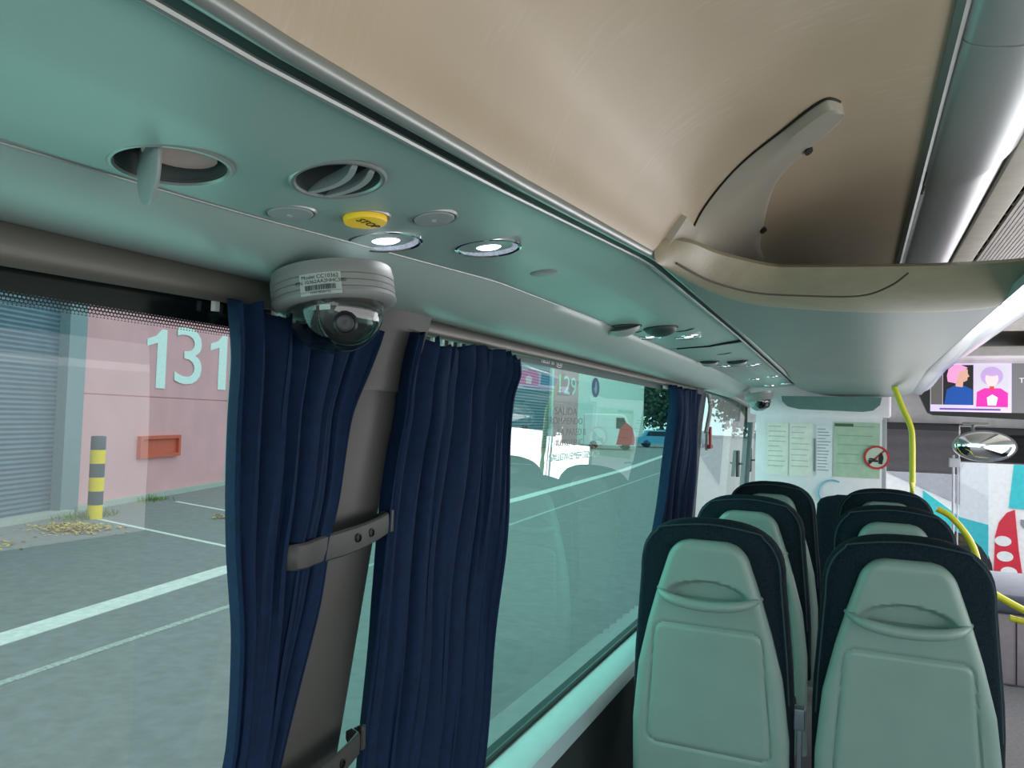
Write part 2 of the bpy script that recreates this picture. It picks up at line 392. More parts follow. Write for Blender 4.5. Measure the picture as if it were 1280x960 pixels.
# --- curtain rail
cr_ = thing('curtain_rail', 'long satin metal curtain rail running above the side windows', 'curtain rail', (-.81, 0, .16))
b = bmesh.new(); rings = []
for y in [v for v in YS if v < 4.4]:
    x, z = rail(y); h = .028 if y > 1.2 else .040 - .0*y
    h = lerp_tab(y, [(.4, .048), (1.3, .034), (2.2, .029), (4.4, .024)])
    rr = []
    for k in range(14):
        a = 2*PI*k/14; rr.append(Vector((x + .003 + .012*math.cos(a), y, z - h/2 + (h/2)*math.sin(a))) - Vector((-.81, 0, .16)))
    rings.append(rr)
skin(b, rings); finish('rail_tube', b, M_rail, cr_)
b = bmesh.new()
for i in range(120):
    y = -1 + i*.04
    if (.77 < y < 1.12) or (1.23 < y < 1.76) or (3.5 < y < 4.15):
        z = rail(y)[1]-lerp_tab(y, [(.4, .048), (1.3, .034), (2.2, .029), (4.4, .024)])
        box(b, -.012+.0, -.004, y-.004, y+.004, z-.16-.012, z-.16+.002)
finish('glider', b, M_white, cr_).__setitem__('kind', 'stuff')
# --- left wall below the windows and sill
b = bmesh.new(); box(b, -.93, -.77, -1.5, 7.3, -1.35, -.92); struct('wall_left', b, M_lower, False)
b = bmesh.new(); skin(b, [[(-.865, y, -.885), (-.77, y, -.893), (-.759, y, -.900), (-.757, y, -.918), (-.759, y, -.957), (-.77, y, -.968), (-.865, y, -.968)] for y in (-1.5, 1, 3, 7.3)])
struct('trim_7', b, M_sill)
b = bmesh.new(); tube(b, [(-.856, y, -.883) for y in (-1.5, 3, 7.3)], .009, 8); struct('trim_8', b, mat('seal_dark', (26, 40, 40), .5))
b = bmesh.new(); box(b, -.95, -.836, -1.5, 7.3, .18, .60); struct('wall_left', b, M_black)   # body above the glass
# --- glass
G1 = glass('tinted_glass_light', (.60, .82, .79), .9, 1.45); G2 = glass('tinted_glass_green', (.42, .86, .76), 1.0, 1.75); G3 = glass('tinted_glass_pale', (.62, .92, .86), .9, 1.5)
def pane(name, y0, y1, z0, z1, m):
    b = bmesh.new(); vs_ = [b.verts.new((glx(z), y, z)) for y, z in ((y0, z0), (y1, z0), (y1, z1), (y0, z1))]; b.faces.new(vs_)
    return finish(name, b, m, None, False, 'structure')
pane('window_1', -1.5, 1.12, -.89, .20, G1)
pane('window_2', 1.12, 4.29, -.89, .20, G2)
pane('window_3', 4.35, 7.25, -.89, .20, G3)
# frit band with a dotted lower edge
def frit_mat(zlow, ztop, pitch):
    m = bpy.data.materials.new('frit_dots'); m.use_nodes = True; n = m.node_tree.nodes; l = m.node_tree.links
    out = n['Material Output']; pb = n['Principled BSDF']; pb.inputs['Base Color'].default_value = (.004, .006, .006, 1); pb.inputs['Roughness'].default_value = .15
    tr = n.new('ShaderNodeBsdfTransparent'); tr.inputs['Color'].default_value = (1, 1, 1, 1)
    t = n.new('ShaderNodeTexCoord'); s = n.new('ShaderNodeSeparateXYZ'); l.new(t.outputs['Object'], s.inputs[0])
    def mth(op, a, bb=None):
        q = n.new('ShaderNodeMath'); q.operation = op
        for i, v in enumerate((a, bb)):
            if v is None: continue
            if isinstance(v, (int, float)): q.inputs[i].default_value = v
            else: l.new(v, q.inputs[i])
        return q.outputs[0]
    v = mth('DIVIDE', s.outputs['Z'], pitch); row = mth('FLOOR', v); fv = mth('SUBTRACT', mth('FRACT', v), .5)
    odd = mth('MULTIPLY', mth('FRACT', mth('MULTIPLY', row, .5)), 1.0)
    u = mth('ADD', mth('DIVIDE', s.outputs['Y'], pitch*1.15), odd); fu = mth('SUBTRACT', mth('FRACT', u), .5)
    d = mth('SQRT', mth('ADD', mth('MULTIPLY', fu, fu), mth('MULTIPLY', fv, fv)))
    # open radius grows towards the lower edge
    k = mth('DIVIDE', mth('SUBTRACT', ztop, s.outputs['Z']), ztop-zlow)
    rad = mth('ADD', .30, mth('MULTIPLY', k, .20))
    hole = mth('MULTIPLY', mth('LESS_THAN', d, rad), mth('LESS_THAN', s.outputs['Z'], ztop))
    mx = n.new('ShaderNodeMixShader'); l.new(hole, mx.inputs['Fac']); l.new(pb.outputs[0], mx.inputs[1]); l.new(tr.outputs[0], mx.inputs[2]); l.new(mx.outputs[0], out.inputs['Surface'])
    return m
def frit(y0, y1, zl, zt, zh):
    b = bmesh.new(); vs_ = [b.verts.new((glx(z)+.002, y, z)) for y, z in ((y0, zl), (y1, zl), (y1, zh), (y0, zh))]; b.faces.new(vs_)
    finish('trim_9', b, frit_mat(zl, zt, .0042), None, False, 'structure')
frit(-1.5, 1.12, .105, .119, .20)
b = bmesh.new(); box(b, -.838, -.832, 1.3, 4.29, .152, .2); struct('trim_10', b, mat('frit_grey', (70, 88, 86), .5))
# window pillars
def pillar(name, prof_, m, x0=-.775, th=.038):
    # prof_: list of (z, y_left, y_right)
    b = bmesh.new(); rings = []
    for z, a, c_ in prof_:
        x = glx(z) + .004; r = .012
        pts = [(x, a), (x+th-.016, a), (x+th-.006, a+.005), (x+th, a+.016), (x+th, c_-.012), (x+th-.004, c_-.003), (x+th-.012, c_), (x, c_)]
        rings.append([Vector((px, py, z)) for px, py in pts])
    skin(b, rings); return struct(name, b, m)
pillar('trim_11', [(-0.902, 0.88, 1.05), (-0.605, 0.9372, 1.126), (-0.1826, 1.029, 1.205), (0.033, 1.084, 1.254), (0.187, 1.122, 1.287)], M_pillar)
pillar('trim_12', [(0.0418, 1.087, 1.261), (0.044, 1.078, 1.267), (0.0825, 1.084, 1.282), (0.1243, 1.089, 1.312), (0.2013, 1.1, 1.344), (0.209, 1.1, 1.348)], M_pillar, th=.046)
pillar('trim_13', [(-0.902, 3.982, 4.29), (-0.33, 4.092, 4.345), (0, 4.18, 4.4), (0.187, 4.18, 4.488)], mat('pillar_far', (52, 58, 66), .6))
b = bmesh.new(); arc = spline([(-0.8085, 4.345, 0.1958), (-0.803, 5.06, 0.187), (-0.7975, 5.94, 0.1595), (-0.792, 6.6, 0.11), (-0.7865, 7.15, 0.033)], 6)
skin(b, [[p + Vector(q) for q in ((0, 0, 0), (.02, 0, .004), (.026, 0, .016), (.02, 0, .03), (0, 0, .2 if p.y > 5 else .05))] for p in arc]); struct('trim_14', b, M_trim)
pillar('trim_15', [(-0.902, 6.545, 6.622), (0.154, 6.71, 6.787)], mat('post_teal', (60, 96, 94), .5), th=.03)

# ---------------------------------------------------------------- near fittings on the service panel
def vent(y, x, r, near=True):
    mt = pframe(y, kof(x, y)); return mt
vents = 'round air vents in the service panel'
# vent 1 : open, flap turned down
m1 = pframe(.520, kof(-.595, .520)); m2 = pframe(.648, kof(-.499, .648))
cut(panel_near, m1, .0535); cut(panel_near, m2, .0475)
def ring_bowl(t, r):
    b = bmesh.new(); lathe(b, [(r-.004, -.0005), (r-.002, -.0028), (r+.001, -.0028), (r+.0035, -.0005), (r-.0005, .004), (r-.004, .003)], 56, caps=False); finish('bezel', b, M_trim, t)
    b = bmesh.new(); lathe(b, [(r-.003, .0), (r-.003, .035), (r-.008, .04), (r-.004, .036), (r-.001, 0)], 40, caps=False); finish('throat', b, mat('vent_throat', (70, 84, 82), .6), t)
t = thing('air_vent', 'left round air vent, its flap hanging down and pinkish duct showing inside', 'air vent', mtx=m1, group=None)
ring_bowl(t, .0535)
b = bmesh.new(); skin(b, [[Vector((.030*math.cos(a)-.0, .010 + .046*math.sin(a)*.8 + .0, .012)) for a in [2*PI*k/24 for k in range(24)]], [Vector((.030*math.cos(a), .010 + .046*math.sin(a)*.8, .016)) for a in [2*PI*k/24 for k in range(24)]]])
finish('inner_plate', b, mat('vent_pink', (205, 165, 162), .7, 0, .1), t)
b = bmesh.new(); fl = []
for k in range(28):
    a = 2*PI*k/28; fl.append((.040*math.cos(a), .037*math.sin(a)))
rr = [[Vector((u, -.020 + d, v - .004)) for u, v in fl] for d in (-.003, -.001, .001, .003)]
for ri in (0, 3):
    rr[ri] = [Vector((p.x*.93, p.y, -.004 + (p.z+.004)*.93)) for p in rr[ri]]
skin(b, rr); b.transform(Matrix.Rotation(-.5, 4, 'Z')); finish('flap', b, M_btn, t)
t = thing('air_vent', 'round air vent with two tilted louvre blades, right of the open one', 'air vent', mtx=m2)
ring_bowl(t, .0475)
for j, off in enumerate((-.010, .012)):
    b = bmesh.new(); rings = []
    for k in range(17):
        u = -1 + 2*k/16; wv = .0385*u; yy = off + .012*(1-u*u)
        hh = .014*math.sqrt(max(.05, 1-u*u*.9))
        rings.append([Vector((wv, yy-.004, -.004)), Vector((wv, yy+.004, -.004)), Vector((wv, yy+.008, hh)), Vector((wv, yy+.004, hh))])
    skin(b, rings); b.transform(Matrix.Rotation(-.30, 4, 'Z')); finish('louvre', b, M_btn, t)
b = bmesh.new(); lathe(b, [(.003, .026), (.02, .028), (.034, .030), (.034, .032), (.003, .032)], 24); finish('inner_plate', b, mat('vent_inner', (62, 92, 90), .5), t)
# buttons
def button(y, x, r, m, label, txt=None, name='call_button', h=.0035, icon=False):
    t = thing(name, label, 'button', mtx=pframe(y, kof(x, y)))
    b = bmesh.new(); lathe(b, [(r+.0002, .001), (r+.0015, -.0022), (r+.0035, -.0022), (r+.005, .001)], 40, caps=False); finish('bezel', b, M_trim, t)
    b = bmesh.new(); lathe(b, [(r, .001), (r, -h*.6), (r-.0015, -h), (r*.6, -h-.0006), (.001, -h-.001)], 40); finish('cap', b, m, t)
    fl = Matrix.Translation((0, 0, -h-.0014)) @ Matrix.Rotation(PI, 4, 'X') @ Matrix.Rotation(PI/2, 4, 'Z')
    if txt: text_mesh('lettering', txt, .017, M_txt, Matrix.Translation((0, 0, -h-.0014)) @ Matrix.Rotation(PI/2, 4, 'Z') @ Matrix.Scale(-1, 4, (1, 0, 0)) if False else Matrix.Translation((.004, 0, -h-.0014)) @ basis((0, 0, 0), (0, 1, 0), (1, 0, 0), (0, 0, -1)), t, .0003)
    if icon:
        b = bmesh.new()
        prism(b, [(-.002, -.003), (.004, -.003), (.004, .001), (-.002, .001)], lambda a, c_, d: (c_, a, d), -h-.0012, -h-.0004)
        prism(b, [(-.006, 0), (-.003, .004), (-.003, -.004)], lambda a, c_, d: (c_, a, d), -h-.0012, -h-.0004)
        finish('symbol', b, mat('symbol_grey', (186, 190, 190), .5), t)
    return t
button(.715, -.619, .0265, M_btn, 'flat grey round button left of the yellow one, below the louvred vent', icon=True)
button(.790, -.565, .0275, M_yel, 'yellow STOP push button between two grey buttons on the service panel', 'STOP', 'stop_button', .008)
button(.854, -.503, .0265, M_btn, 'flat grey round button to the right of the yellow one', icon=True)
b = bmesh.new(); lathe(b, [(.017, .001), (.017, -.001), (.015, -.002), (.001, -.0022)], 32); b.transform(pframe(1.372, kof(-.558, 1.372)) @ Matrix.Scale(1.6, 4))
tag(finish('blanking_plug', b, M_btn), 'small round blanking plug right of the two lit reading lights', 'plug')
# reading lights
M_refl = mat('lamp_reflector', (200, 206, 214), .25, .5, .5, 90, 1.2, 250, emit=.45, ecol=(190, 200, 220))
def lamp(y, x, r, label, group, energy=.5):
    t = thing('reading_light', label, 'reading light', mtx=pframe(y, kof(x, y)), group=group)
    b = bmesh.new(); lathe(b, [(r+.004, .001), (r+.003, -.003), (r, -.004), (r-.003, -.002)], 48, caps=False); finish('bezel', b, M_chrome, t)
    b = bmesh.new(); n = 64; rings = []
    for rr_, z in ((r-.001, -.0025), (r*.8, .001), (r*.62, .004), (r*.45, .006)):
        rings.append([((rr_*(1+.02*(k % 2)))*math.cos(2*PI*k/n), (rr_*(1+.02*(k % 2)))*math.sin(2*PI*k/n), z + (.0012 if k % 2 else 0)) for k in range(n)])
    skin(b, rings, True, False); finish('reflector', b, M_refl, t)
    b = bmesh.new(); lathe(b, [(r*.46, .0065), (r*.46, .002), (r*.36, -.001), (r*.15, -.0022), (.0005, -.0024)], 32); finish('lens', b, M_led, t)
    l = bpy.data.lights.new('reading_beam', 'SPOT'); l.energy = energy; l.spot_size = 1.9; l.spot_blend = .6; l.shadow_soft_size = .02; l.color = (.9, .95, 1)
    lo_ = bpy.data.objects.new('reading_beam', l); C.objects.link(lo_); lo_.parent = t; lo_.location = (0, 0, -.012)
    return t
lamp(.922, -.623, .051, 'lit round reading light just right of the dome camera', None, .8)
lamp(1.077, -.534, .050, 'lit round reading light, the right one of the near pair', None, .8)
fv = 'small nozzles further along the service panel'
# far vents and lights
def nozzle(y, x, r, label, ball=True):
    t = thing('air_nozzle', label, 'air vent', mtx=pframe(y, kof(x, y)))
    b = bmesh.new(); lathe(b, [(r+.004, .001), (r+.003, -.0025), (r, -.0025), (r-.002, .0005)], 32, caps=False); finish('bezel', b, M_black, t)
    b = bmesh.new(); lathe(b, [(r, 0)] + [(r*math.cos(a), -r*.55*math.sin(a)) for a in [PI/2*k/8 for k in range(1, 8)]] + [(.002, -r*.56)], 32)
    b.transform(Matrix.Rotation(.35 if ball else 0, 4, 'X')); finish('nozzle_ball', b, M_btn if ball else mat('vent_dark', (46, 60, 58), .5), t); return t
nozzle(2.212, -.64, .052, 'grey ball nozzle, the left one of the pair before the panel joint')
nozzle(2.325, -.554, .050, 'dark ball nozzle right of the grey one, before the panel joint', False)
nozzle(3.525, -.613, .040, 'grey ball nozzle just beyond the panel joint')
nozzle(3.59, -.50, .043, 'grey ball nozzle, second one beyond the panel joint')
fl_ = 'lit reading lights beyond the near pair'
lamp(2.50, -.630, .036, 'small lit reading light below the nozzles before the panel joint', None, .3)
lamp(2.597, -.522, .040, 'small lit reading light against the dark panel joint', None, .3)
far_ = [(3.80, -.587), (3.84, -.46), (4.68, -.56), (4.60, -.44), (5.25, -.53), (5.20, -.42)]
for i, (y, x) in enumerate(far_):
    lamp(y, x, .036, 'tiny lit reading light in the far row near the front of the coach', 'far reading lights near the front', .15)
# thin dark slots in the panel
for i, (y, x, lb) in enumerate(((2.33, -.645, 'thin dark crescent lip beside the grey ball nozzle'), (2.42, -.50, 'thin dark crescent lip beside the dark ball nozzle'), (3.2, -.50, 'thin dark crescent lip just beyond the panel joint'))):
    mt = pframe(y, kof(x, y)); b = bmesh.new(); tube(b, [(-.03 + .01*k, .02-.004*(k-3)**2/3, -.001) for k in range(7)], [.0006, .0015, .002, .002, .002, .0015, .0006], 6); b.transform(mt)
    tag(finish('button_lip', b, M_black), lb, 'button')
# dark curved joint between the panels
b = bmesh.new(); rings = []
for i in range(21):
    k = .12 + .88*i/20; y = 2.90 + .0*k; p = pan(2.90, k); wv = .004 + .035*max(0, k-.45)**1.2; dr = .006*max(0, k-.3)
    rings.append([p + Vector((0, -wv, -.001)), p + Vector((0, -wv*.6, -.004-dr)), p + Vector((0, wv*.6, -.004-dr)), p + Vector((0, wv, -.001)), p + Vector((0, 0, .004))])
skin(b, rings); struct('trim_16', b, M_black)

# ---------------------------------------------------------------- dome cameras
def sofframe(x, y, z): return Matrix.Translation((x, y, z)) @ Matrix.Rotation(-.16, 4, 'Y')
def dome_camera(x, y, z, s, label, detail=True):
    t = thing('dome_camera', label, 'security camera', mtx=sofframe(x, y, z) @ Matrix.Scale(s, 4))
    R = .0735; HZ = .70
    b = bmesh.new(); lathe(b, [(R-.002, .010), (R-.001, 0), (R, -.004), (R, -.0135), (R-.0015, -.0145), (R, -.0155), (R, -.0245), (R-.0015, -.0255), (R, -.0265), (R, -.0355), (R-.0015, -.0365), (R, -.0375), (R+.001, -.044), (R, -.046), (R-.004, -.050), (R-.012, -.052), (R-.02, -.050), (R-.03, -.04)], 72)
    for v in b.verts: v.co.z *= HZ
    finish('housing', b, M_cam, t)
    b = bmesh.new(); r2 = .0585; lathe(b, [(r2*math.cos(a), -.036 - r2*.93*math.sin(a)) for a in [PI/2*k/20 for k in range(20)]] + [(.0008, -.036-r2*.93)], 64, caps=False)
    dm = glass('dome_smoke', (.50, .62, .60), 1, 1.6); finish('dome', b, dm, t)
    b = bmesh.new(); r3 = .046; lathe(b, [(r3*1.0, -.040)] + [(r3*math.cos(a), -.042 - r3*.9*math.sin(a)) for a in [PI/2*k/14 for k in range(1, 14)]] + [(.0008, -.042-r3*.9)], 40)
    for v in b.verts: v.co.x = v.co.x*.80 + .012; 
    core = finish('lens_shroud', b, mat('shroud_black', (10, 14, 16), .2, coat=.5), t)
    b = bmesh.new(); lathe(b, [(.014, .0), (.014, -.006), (.011, -.008), (.010, -.004), (.006, -.003), (.001, -.004)], 28)
    dv = Vector((.60, -.72, -.20)).normalized(); ml = basis(Vector((.012, 0, -.056)) + Vector((dv.x*.040, dv.y*.046, dv.z*.04)), *(lambda z: (z.orthogonal().normalized(), z.cross(z.orthogonal().normalized()), z))(-dv))
    b.transform(ml); finish('lens', b, mat('lens_rim', (44, 48, 52), .3, .4), core)
    if detail:
        # paper sticker wrapped on the housing, facing the viewer
        ax = math.radians(-62)
        b = bmesh.new(); rr = R + .0008
        skin(b, [[(rr*math.cos(a), rr*math.sin(a), z_) for a in [ax - .37 + .64*k/16 for k in range(17)]] for z_ in (-.0345, -.0095)], False, False)
        st = finish('sticker', b, mat('sticker_paper', (178, 184, 182), .5), t)
        def wrap(o_, zc):   # bend flat lettering onto the cylinder
            for v in o_.data.vertices:
                a = ax - .05 + v.co.x/R; v.co = Vector(((rr+.0006)*math.cos(a), (rr+.0006)*math.sin(a), zc + v.co.y))
        I = Matrix.Identity(4)
        for s_, sz, zc in (('Model CC10362', .0062, -.0140), ('P/N 10362AA2HHC500', .0058, -.0196), ('HW7850+32', .0042, -.0320)):
            wrap(text_mesh('lettering', s_, sz, M_txt, I, st, .0), zc)
        b = bmesh.new(); xx = -.017
        while xx < .017:
            wdt = random.choice((.0004, .0007, .001)); skin(b, [[(xx, -.003, 0), (xx+wdt, -.003, 0)], [(xx, .003, 0), (xx+wdt, .003, 0)]], False, False); xx += wdt + random.choice((.0005, .0008))
        wrap(finish('barcode', b, M_txt, st, False), -.0262)
    return t
dome_camera(-.700, .905, .192, 1.2, 'silver dome security camera with a printed sticker, hanging beside the near curtain')
dome_camera(-.60, 5.30, .205, 1.25, 'far dome security camera in the corner above the notices', False)

# ---------------------------------------------------------------- curtains and tiebacks
def curtain(name, keys, x0, n, amp, label, seed=0, taper=None):
    # keys: (z, y0, y1, x shift)
    rnd = random.Random(seed); ph = [rnd.uniform(-.5, .5) for _ in range(n+2)]; wd = [rnd.uniform(.55, 1.6) for _ in range(n)]; tot = sum(wd); am = [rnd.uniform(.5, 1.3) for _ in range(n+1)]
    ks = sorted(keys, key=lambda k_: -k_[0]); cols = 14*n; rows = 90; rings = []
    zt, zb = ks[0][0], ks[-1][0]
    cum = [0]
    for q in wd: cum.append(cum[-1] + q/tot)
    tab0 = sorted([(k_[0], k_[1]) for k_ in keys]); tab1 = sorted([(k_[0], k_[2]) for k_ in keys]); tabx = sorted([(k_[0], k_[3]) for k_ in keys])
    def sm(z, tab):
        return (lerp_tab(z-.02, tab) + lerp_tab(z, tab)*2 + lerp_tab(z+.02, tab))/4
    for r in range(rows+1):
        z = zt + (zb-zt)*r/rows; ya = sm(z, tab0); yb = sm(z, tab1); xs = sm(z, tabx); row = []
        wfac = (yb-ya)
        for c_ in range(cols+1):
            u = c_/cols
            i = 0
            while i < n-1 and u > cum[i+1]: i += 1
            f = (u-cum[i])/(cum[i+1]-cum[i])
            th = 2*PI*f
            a = amp*(am[i]*(1-f) + am[i+1]*f)*(.75 + .25*math.cos(3*z + ph[i]))
            head = max(0, (z-(zt-.07))/.07)
            x = x0 + xs + a*(math.cos(th + ph[i]*.5*math.sin(5*z+i)) + .28*math.cos(2*th + 2.2*math.sin(2.6*z + ph[i]*3)) + .12*math.sin(3*th + 4*z)) + .004*math.sin(13*z + 5*u) + head*.004*math.sin(2*th+i)
            y = ya + wfac*u + a*.50*math.sin(th*1.0 + .6*math.sin(4*z + ph[i]))*min(1, u*6, (1-u)*6) + .004*math.sin(9*z + i*1.7)*min(1, u*5, (1-u)*5)
            dz = head*.010*math.sin(th*.5 + i)
            row.append(Vector((x, y, z + dz)))
        rings.append(row)
    b = bmesh.new(); skin(b, rings, False, False)
    o = finish(name, b, M_curt)
    for p in o.data.polygons: p.use_smooth = True
    md = o.modifiers.new('thick', 'SOLIDIFY'); md.thickness = .0018
    return tag(o, label, 'curtain')
curtain('window_curtain', [(0.1408, 0.77, 1.133, 0), (0.077, 0.7832, 1.1, 0), (0, 0.7876, 1.056, 0), (-0.132, 0.7942, 1.023, 0.0044), (-0.209, 0.8008, 0.9955, 0.0044), (-0.297, 0.8063, 0.9735, 0.0088), (-0.462, 0.8118, 0.9295, 0.0044), (-0.55, 0.8008, 0.9075, 0), (-0.66, 0.77, 0.902, 0), (-0.946, 0.748, 0.924, 0)], -.772, 7, .015, 'near navy curtain hanging behind the dome camera, held back against the pillar', 3)
curtain('window_curtain', [(0.1518, 1.249, 1.733, 0), (0.11, 1.227, 1.76, 0), (0.055, 1.216, 1.722, 0), (0, 1.216, 1.713, 0), (-0.066, 1.201, 1.705, 0), (-0.341, 1.157, 1.683, 0), (-0.605, 1.139, 1.65, 0), (-0.869, 1.111, 1.612, 0)], -.783, 10, .019, 'wide navy curtain hanging right of the grey window pillar', 11)
curtain('window_curtain', [(0.165, 3.52, 4.18, 0), (0.055, 3.542, 4.158, 0), (-0.121, 3.465, 4.114, 0), (-0.462, 3.278, 4.026, 0), (-0.869, 3.014, 3.85, 0)], -.787, 9, .024, 'far navy curtain beside the rear edge of the front window', 5)
# tiebacks
def tieback(y0, y1, zc, label, x=-.782):
    t = thing('curtain_tieback', label, 'curtain tieback', (x, (y0+y1)/2, zc))
    b = bmesh.new(); rings = []; L = y1-y0; n = 40
    for i in range(n+1):
        s_ = -1 + 2*i/n
        y = s_*L/2; out = .030 - .016*abs(s_)**2 + (.020*math.exp(-((s_+.85)/.30)**2))
        if s_ > .90: out -= (s_-.90)*.30
        if s_ < -.94: out -= (-.94-s_)*.25
        h = .0215*(1 - .12*abs(s_)) ; zc_ = .010*s_*1.0 + .006*s_*s_
        if abs(s_) > .93: h *= math.sqrt(max(.12, 1 - ((abs(s_)-.93)/.07)**2))
        rings.append([Vector((out, y, zc_+h)), Vector((out+.003, y, zc_+h*.85)), Vector((out+.004, y, zc_)), Vector((out+.003, y, zc_-h*.85)), Vector((out, y, zc_-h)), Vector((out-.003, y, zc_-h)), Vector((out-.003, y, zc_+h))])
    skin(b, rings)
    # hooked return at the right end
    rings = []
    for i in range(13):
        a = PI*i/12; yy = L/2 + .004*math.sin(a)*2 - .0*a; xx = .0 + .0155*(1+math.cos(a))*.5
        zc_ = .016; h = .0195 - .004*i/12
        rings.append([Vector((xx-.003, yy+.004*math.sin(a), zc_+h)), Vector((xx, yy+.007*math.sin(a)+.002, zc_+h)), Vector((xx, yy+.007*math.sin(a)+.002, zc_-h)), Vector((xx-.003, yy+.004*math.sin(a), zc_-h))])
    skin(b, rings)
    body = finish('strap', b, M_tie, t)
    for yy in (.028, .075):
        b = bmesh.new(); lathe(b, [(.0075, .0), (.0075, -.0015), (.0055, -.002), (.005, .002), (.001, .002)], 24)
        b.transform(basis((.0335 - .016*(yy/(L/2))**2 + .0015, yy*.9, .010*yy/(L/2)+.002), (0, 1, 0), (0, 0, 1), (-1, 0, 0))); finish('screw', b, M_screw, t)
    return t
tieback(.886, 1.186, -.209, 'upper charcoal curtain tieback with two screws across the grey pillar')
tieback(.835, 1.122, -.572, 'lower charcoal curtain tieback across the pillar at the bottom edge')

# ---------------------------------------------------------------- seats
def hw_fab(z):   # z 0 at seat top, negative down
    d = -z
    if d < .16: u = 1 - d/.16; return .208*(max(0, 1-u**2.6))**(1/2.6)
    return .208 + .024*min(1, (d-.16)/.3)
def hw_shell(z):  # z relative to seat top; shell starts .058 below
    d = -z - .058
    if d < 0: return 0
    k = lerp_tab(d, [(0, .100), (.05, .114), (.15, .146), (.25, .174), (.38, .204), (.55, .222), (1, .224)])
    r = .055
    if d < r: k = k - .05*(1-math.sqrt(max(0, 1-(1-d/r)**2)))
    return k
def make_seat():
    t = thing('coach_seat', 'x', 'seat')
    TOPZ = 0; b = bmesh.new(); rings = []
    zs = [-.0005, -.002, -.006, -.012, -.02, -.03, -.045, -.06, -.08, -.10, -.13, -.16, -.2, -.25, -.3, -.36, -.42, -.5, -.58, -.66, -.70]
    for z in zs:
        hw = hw_fab(z); th = .055*min(1, math.sqrt(max(.03, 1-max(0, 1+z/.05)**2))) ; lean = (z+.7)*-.10
        yc = .056 + lean; ring = []
        for k in range(48):
            a = 2*PI*k/48; ca, sa = math.cos(a), math.sin(a); e = .45
            ring.append(Vector((hw*math.copysign(abs(ca)**e, ca), yc + th*math.copysign(abs(sa)**.7, sa), z)))
        rings.append(ring)
    skin(b, rings); finish('back_cushion', b, M_fab, t)
    # stitched piping round the cushion edge
    b = bmesh.new(); pts = []
    for z in [-.5, -.4, -.3, -.22, -.17, -.13, -.10, -.075, -.055, -.038, -.025]:
        pts.append(Vector((-(hw_fab(z)-.004)*.965, .045+(z+.7)*-.10-.036, z-.004)))
    pts2 = [Vector((-p.x, p.y, p.z)) for p in reversed(pts)]
    tube(b, spline(pts + [Vector((0, .045-.07-.032, -.014))] + pts2, 4), .0025, 6); finish('piping', b, mat('piping_teal', (40, 60, 68), .9), t)
    # hard back shell with recess and pocket groove, as a height field
    b = bmesh.new(); nz_, nx_ = 150, 70; z0, z1 = -.0585, -.98; front = []; back = []
    def groove(x, z):
        # rounded rectangle outline, wider at the bottom
        top_, bot_ = -.305, -.665; 
        if not (bot_-.03 < z < top_+.03): return 0
        wz = lerp_tab(-z, [(.305, .150), (.665, .176)]); cx = abs(x); cz = (top_+bot_)/2; hh = (top_-bot_)/2; r = .03
        qx = cx-(wz-r); qz = abs(z-cz)-(hh-r)
        d = math.hypot(max(qx, 0), max(qz, 0)) + min(max(qx, qz), 0) - r
        return d
    for i in range(nz_+1):
        z = z0 + (z1-z0)*i/nz_; hw = hw_shell(z); rowf = []; rowb = []
        for j in range(nx_+1):
            u = -1 + 2*j/nx_; x = hw*math.sin(u*PI/2)*.999
            lean = (z+.7)*-.10; y = -.030 + lean
            ed = min(1, (hw-abs(x))/.028); y += .026*(1-math.sqrt(max(0, 1-(1-ed)**2)))
            td = min(1, (-z-.0585)/.03); y += .02*(1-math.sqrt(max(0, 1-(1-td)**2)))
            # ledge where the narrow upper part meets
            # handle recess: half ellipse
            ex = x/.118; ez = (z+.222)/ (.050)
            if z > -.234 and ex*ex + max(0, ez)**2 < 1: y += .029*min(1, (1-(ex*ex+max(0, ez)**2))*3.0)*min(1, (z+.234)/.01)
            d = groove(x, z)
            if d is not 0:
                if d < 0: y -= .004*min(1, -d/.012)
                y += .0055*math.exp(-(d/.0035)**2)
            rowf.append(Vector((x, y, z))); rowb.append(Vector((x, y+.02, z)))
        front.append(rowf); back.append(rowb)
    skin(b, [f + list(reversed(g_)) for f, g_ in zip(front, back)])
    sh_ = finish('back_shell', b, M_shell, t)
    b = bmesh.new(); pts = []; rad = []
    for k in range(25):
        u = -1 + 2*k/24; pts.append(Vector((.146*u, -.030 - .042*.1 - .047 - .030*(1-u**6) + .045*abs(u)**8, -.212 - .024*(1-u*u)))); rad.append(.0150 - .008*abs(u)**4)
    tube(b, pts, rad, 14); finish('grab_handle', b, M_shell, t)
    # seat base cushion, frame, leg
    b = bmesh.new(); box(b, -.21, .21, .06, .50, -.74, -.62, .035); finish('seat_cushion', b, M_fab, t)
    b = bmesh.new(); box(b, -.20, .20, .03, .44, -.79, -.742, .01); finish('seat_frame', b, mat('frame_dark', (50, 54, 56), .5, .3), t)
    b = bmesh.new(); box(b, -.03, .03, .14, .30, -1.055, -.79, .006); box(b, -.12, .12, .10, .36, -1.065, -1.045, .004); finish('leg', b, MATS['frame_dark'], t)
    return t
seat = make_seat()
rows = [(2.33, 'nearest row'), (3.19, 'middle row'), (4.05, 'far row')]
first = True
for i, (y, nm) in enumerate(rows):
    for sx, side in ((-.388, 'window side'), (.122, 'aisle side')):
        s = seat if first else copy_tree(seat); first = False
        s.location = (sx, y, -.277 + (-.004 if sx > 0 else 0))
        s['label'] = 'dark fabric coach seat with pale grey back shell, %s, %s' % (side, nm); s['group'] = 'coach seats in two columns'
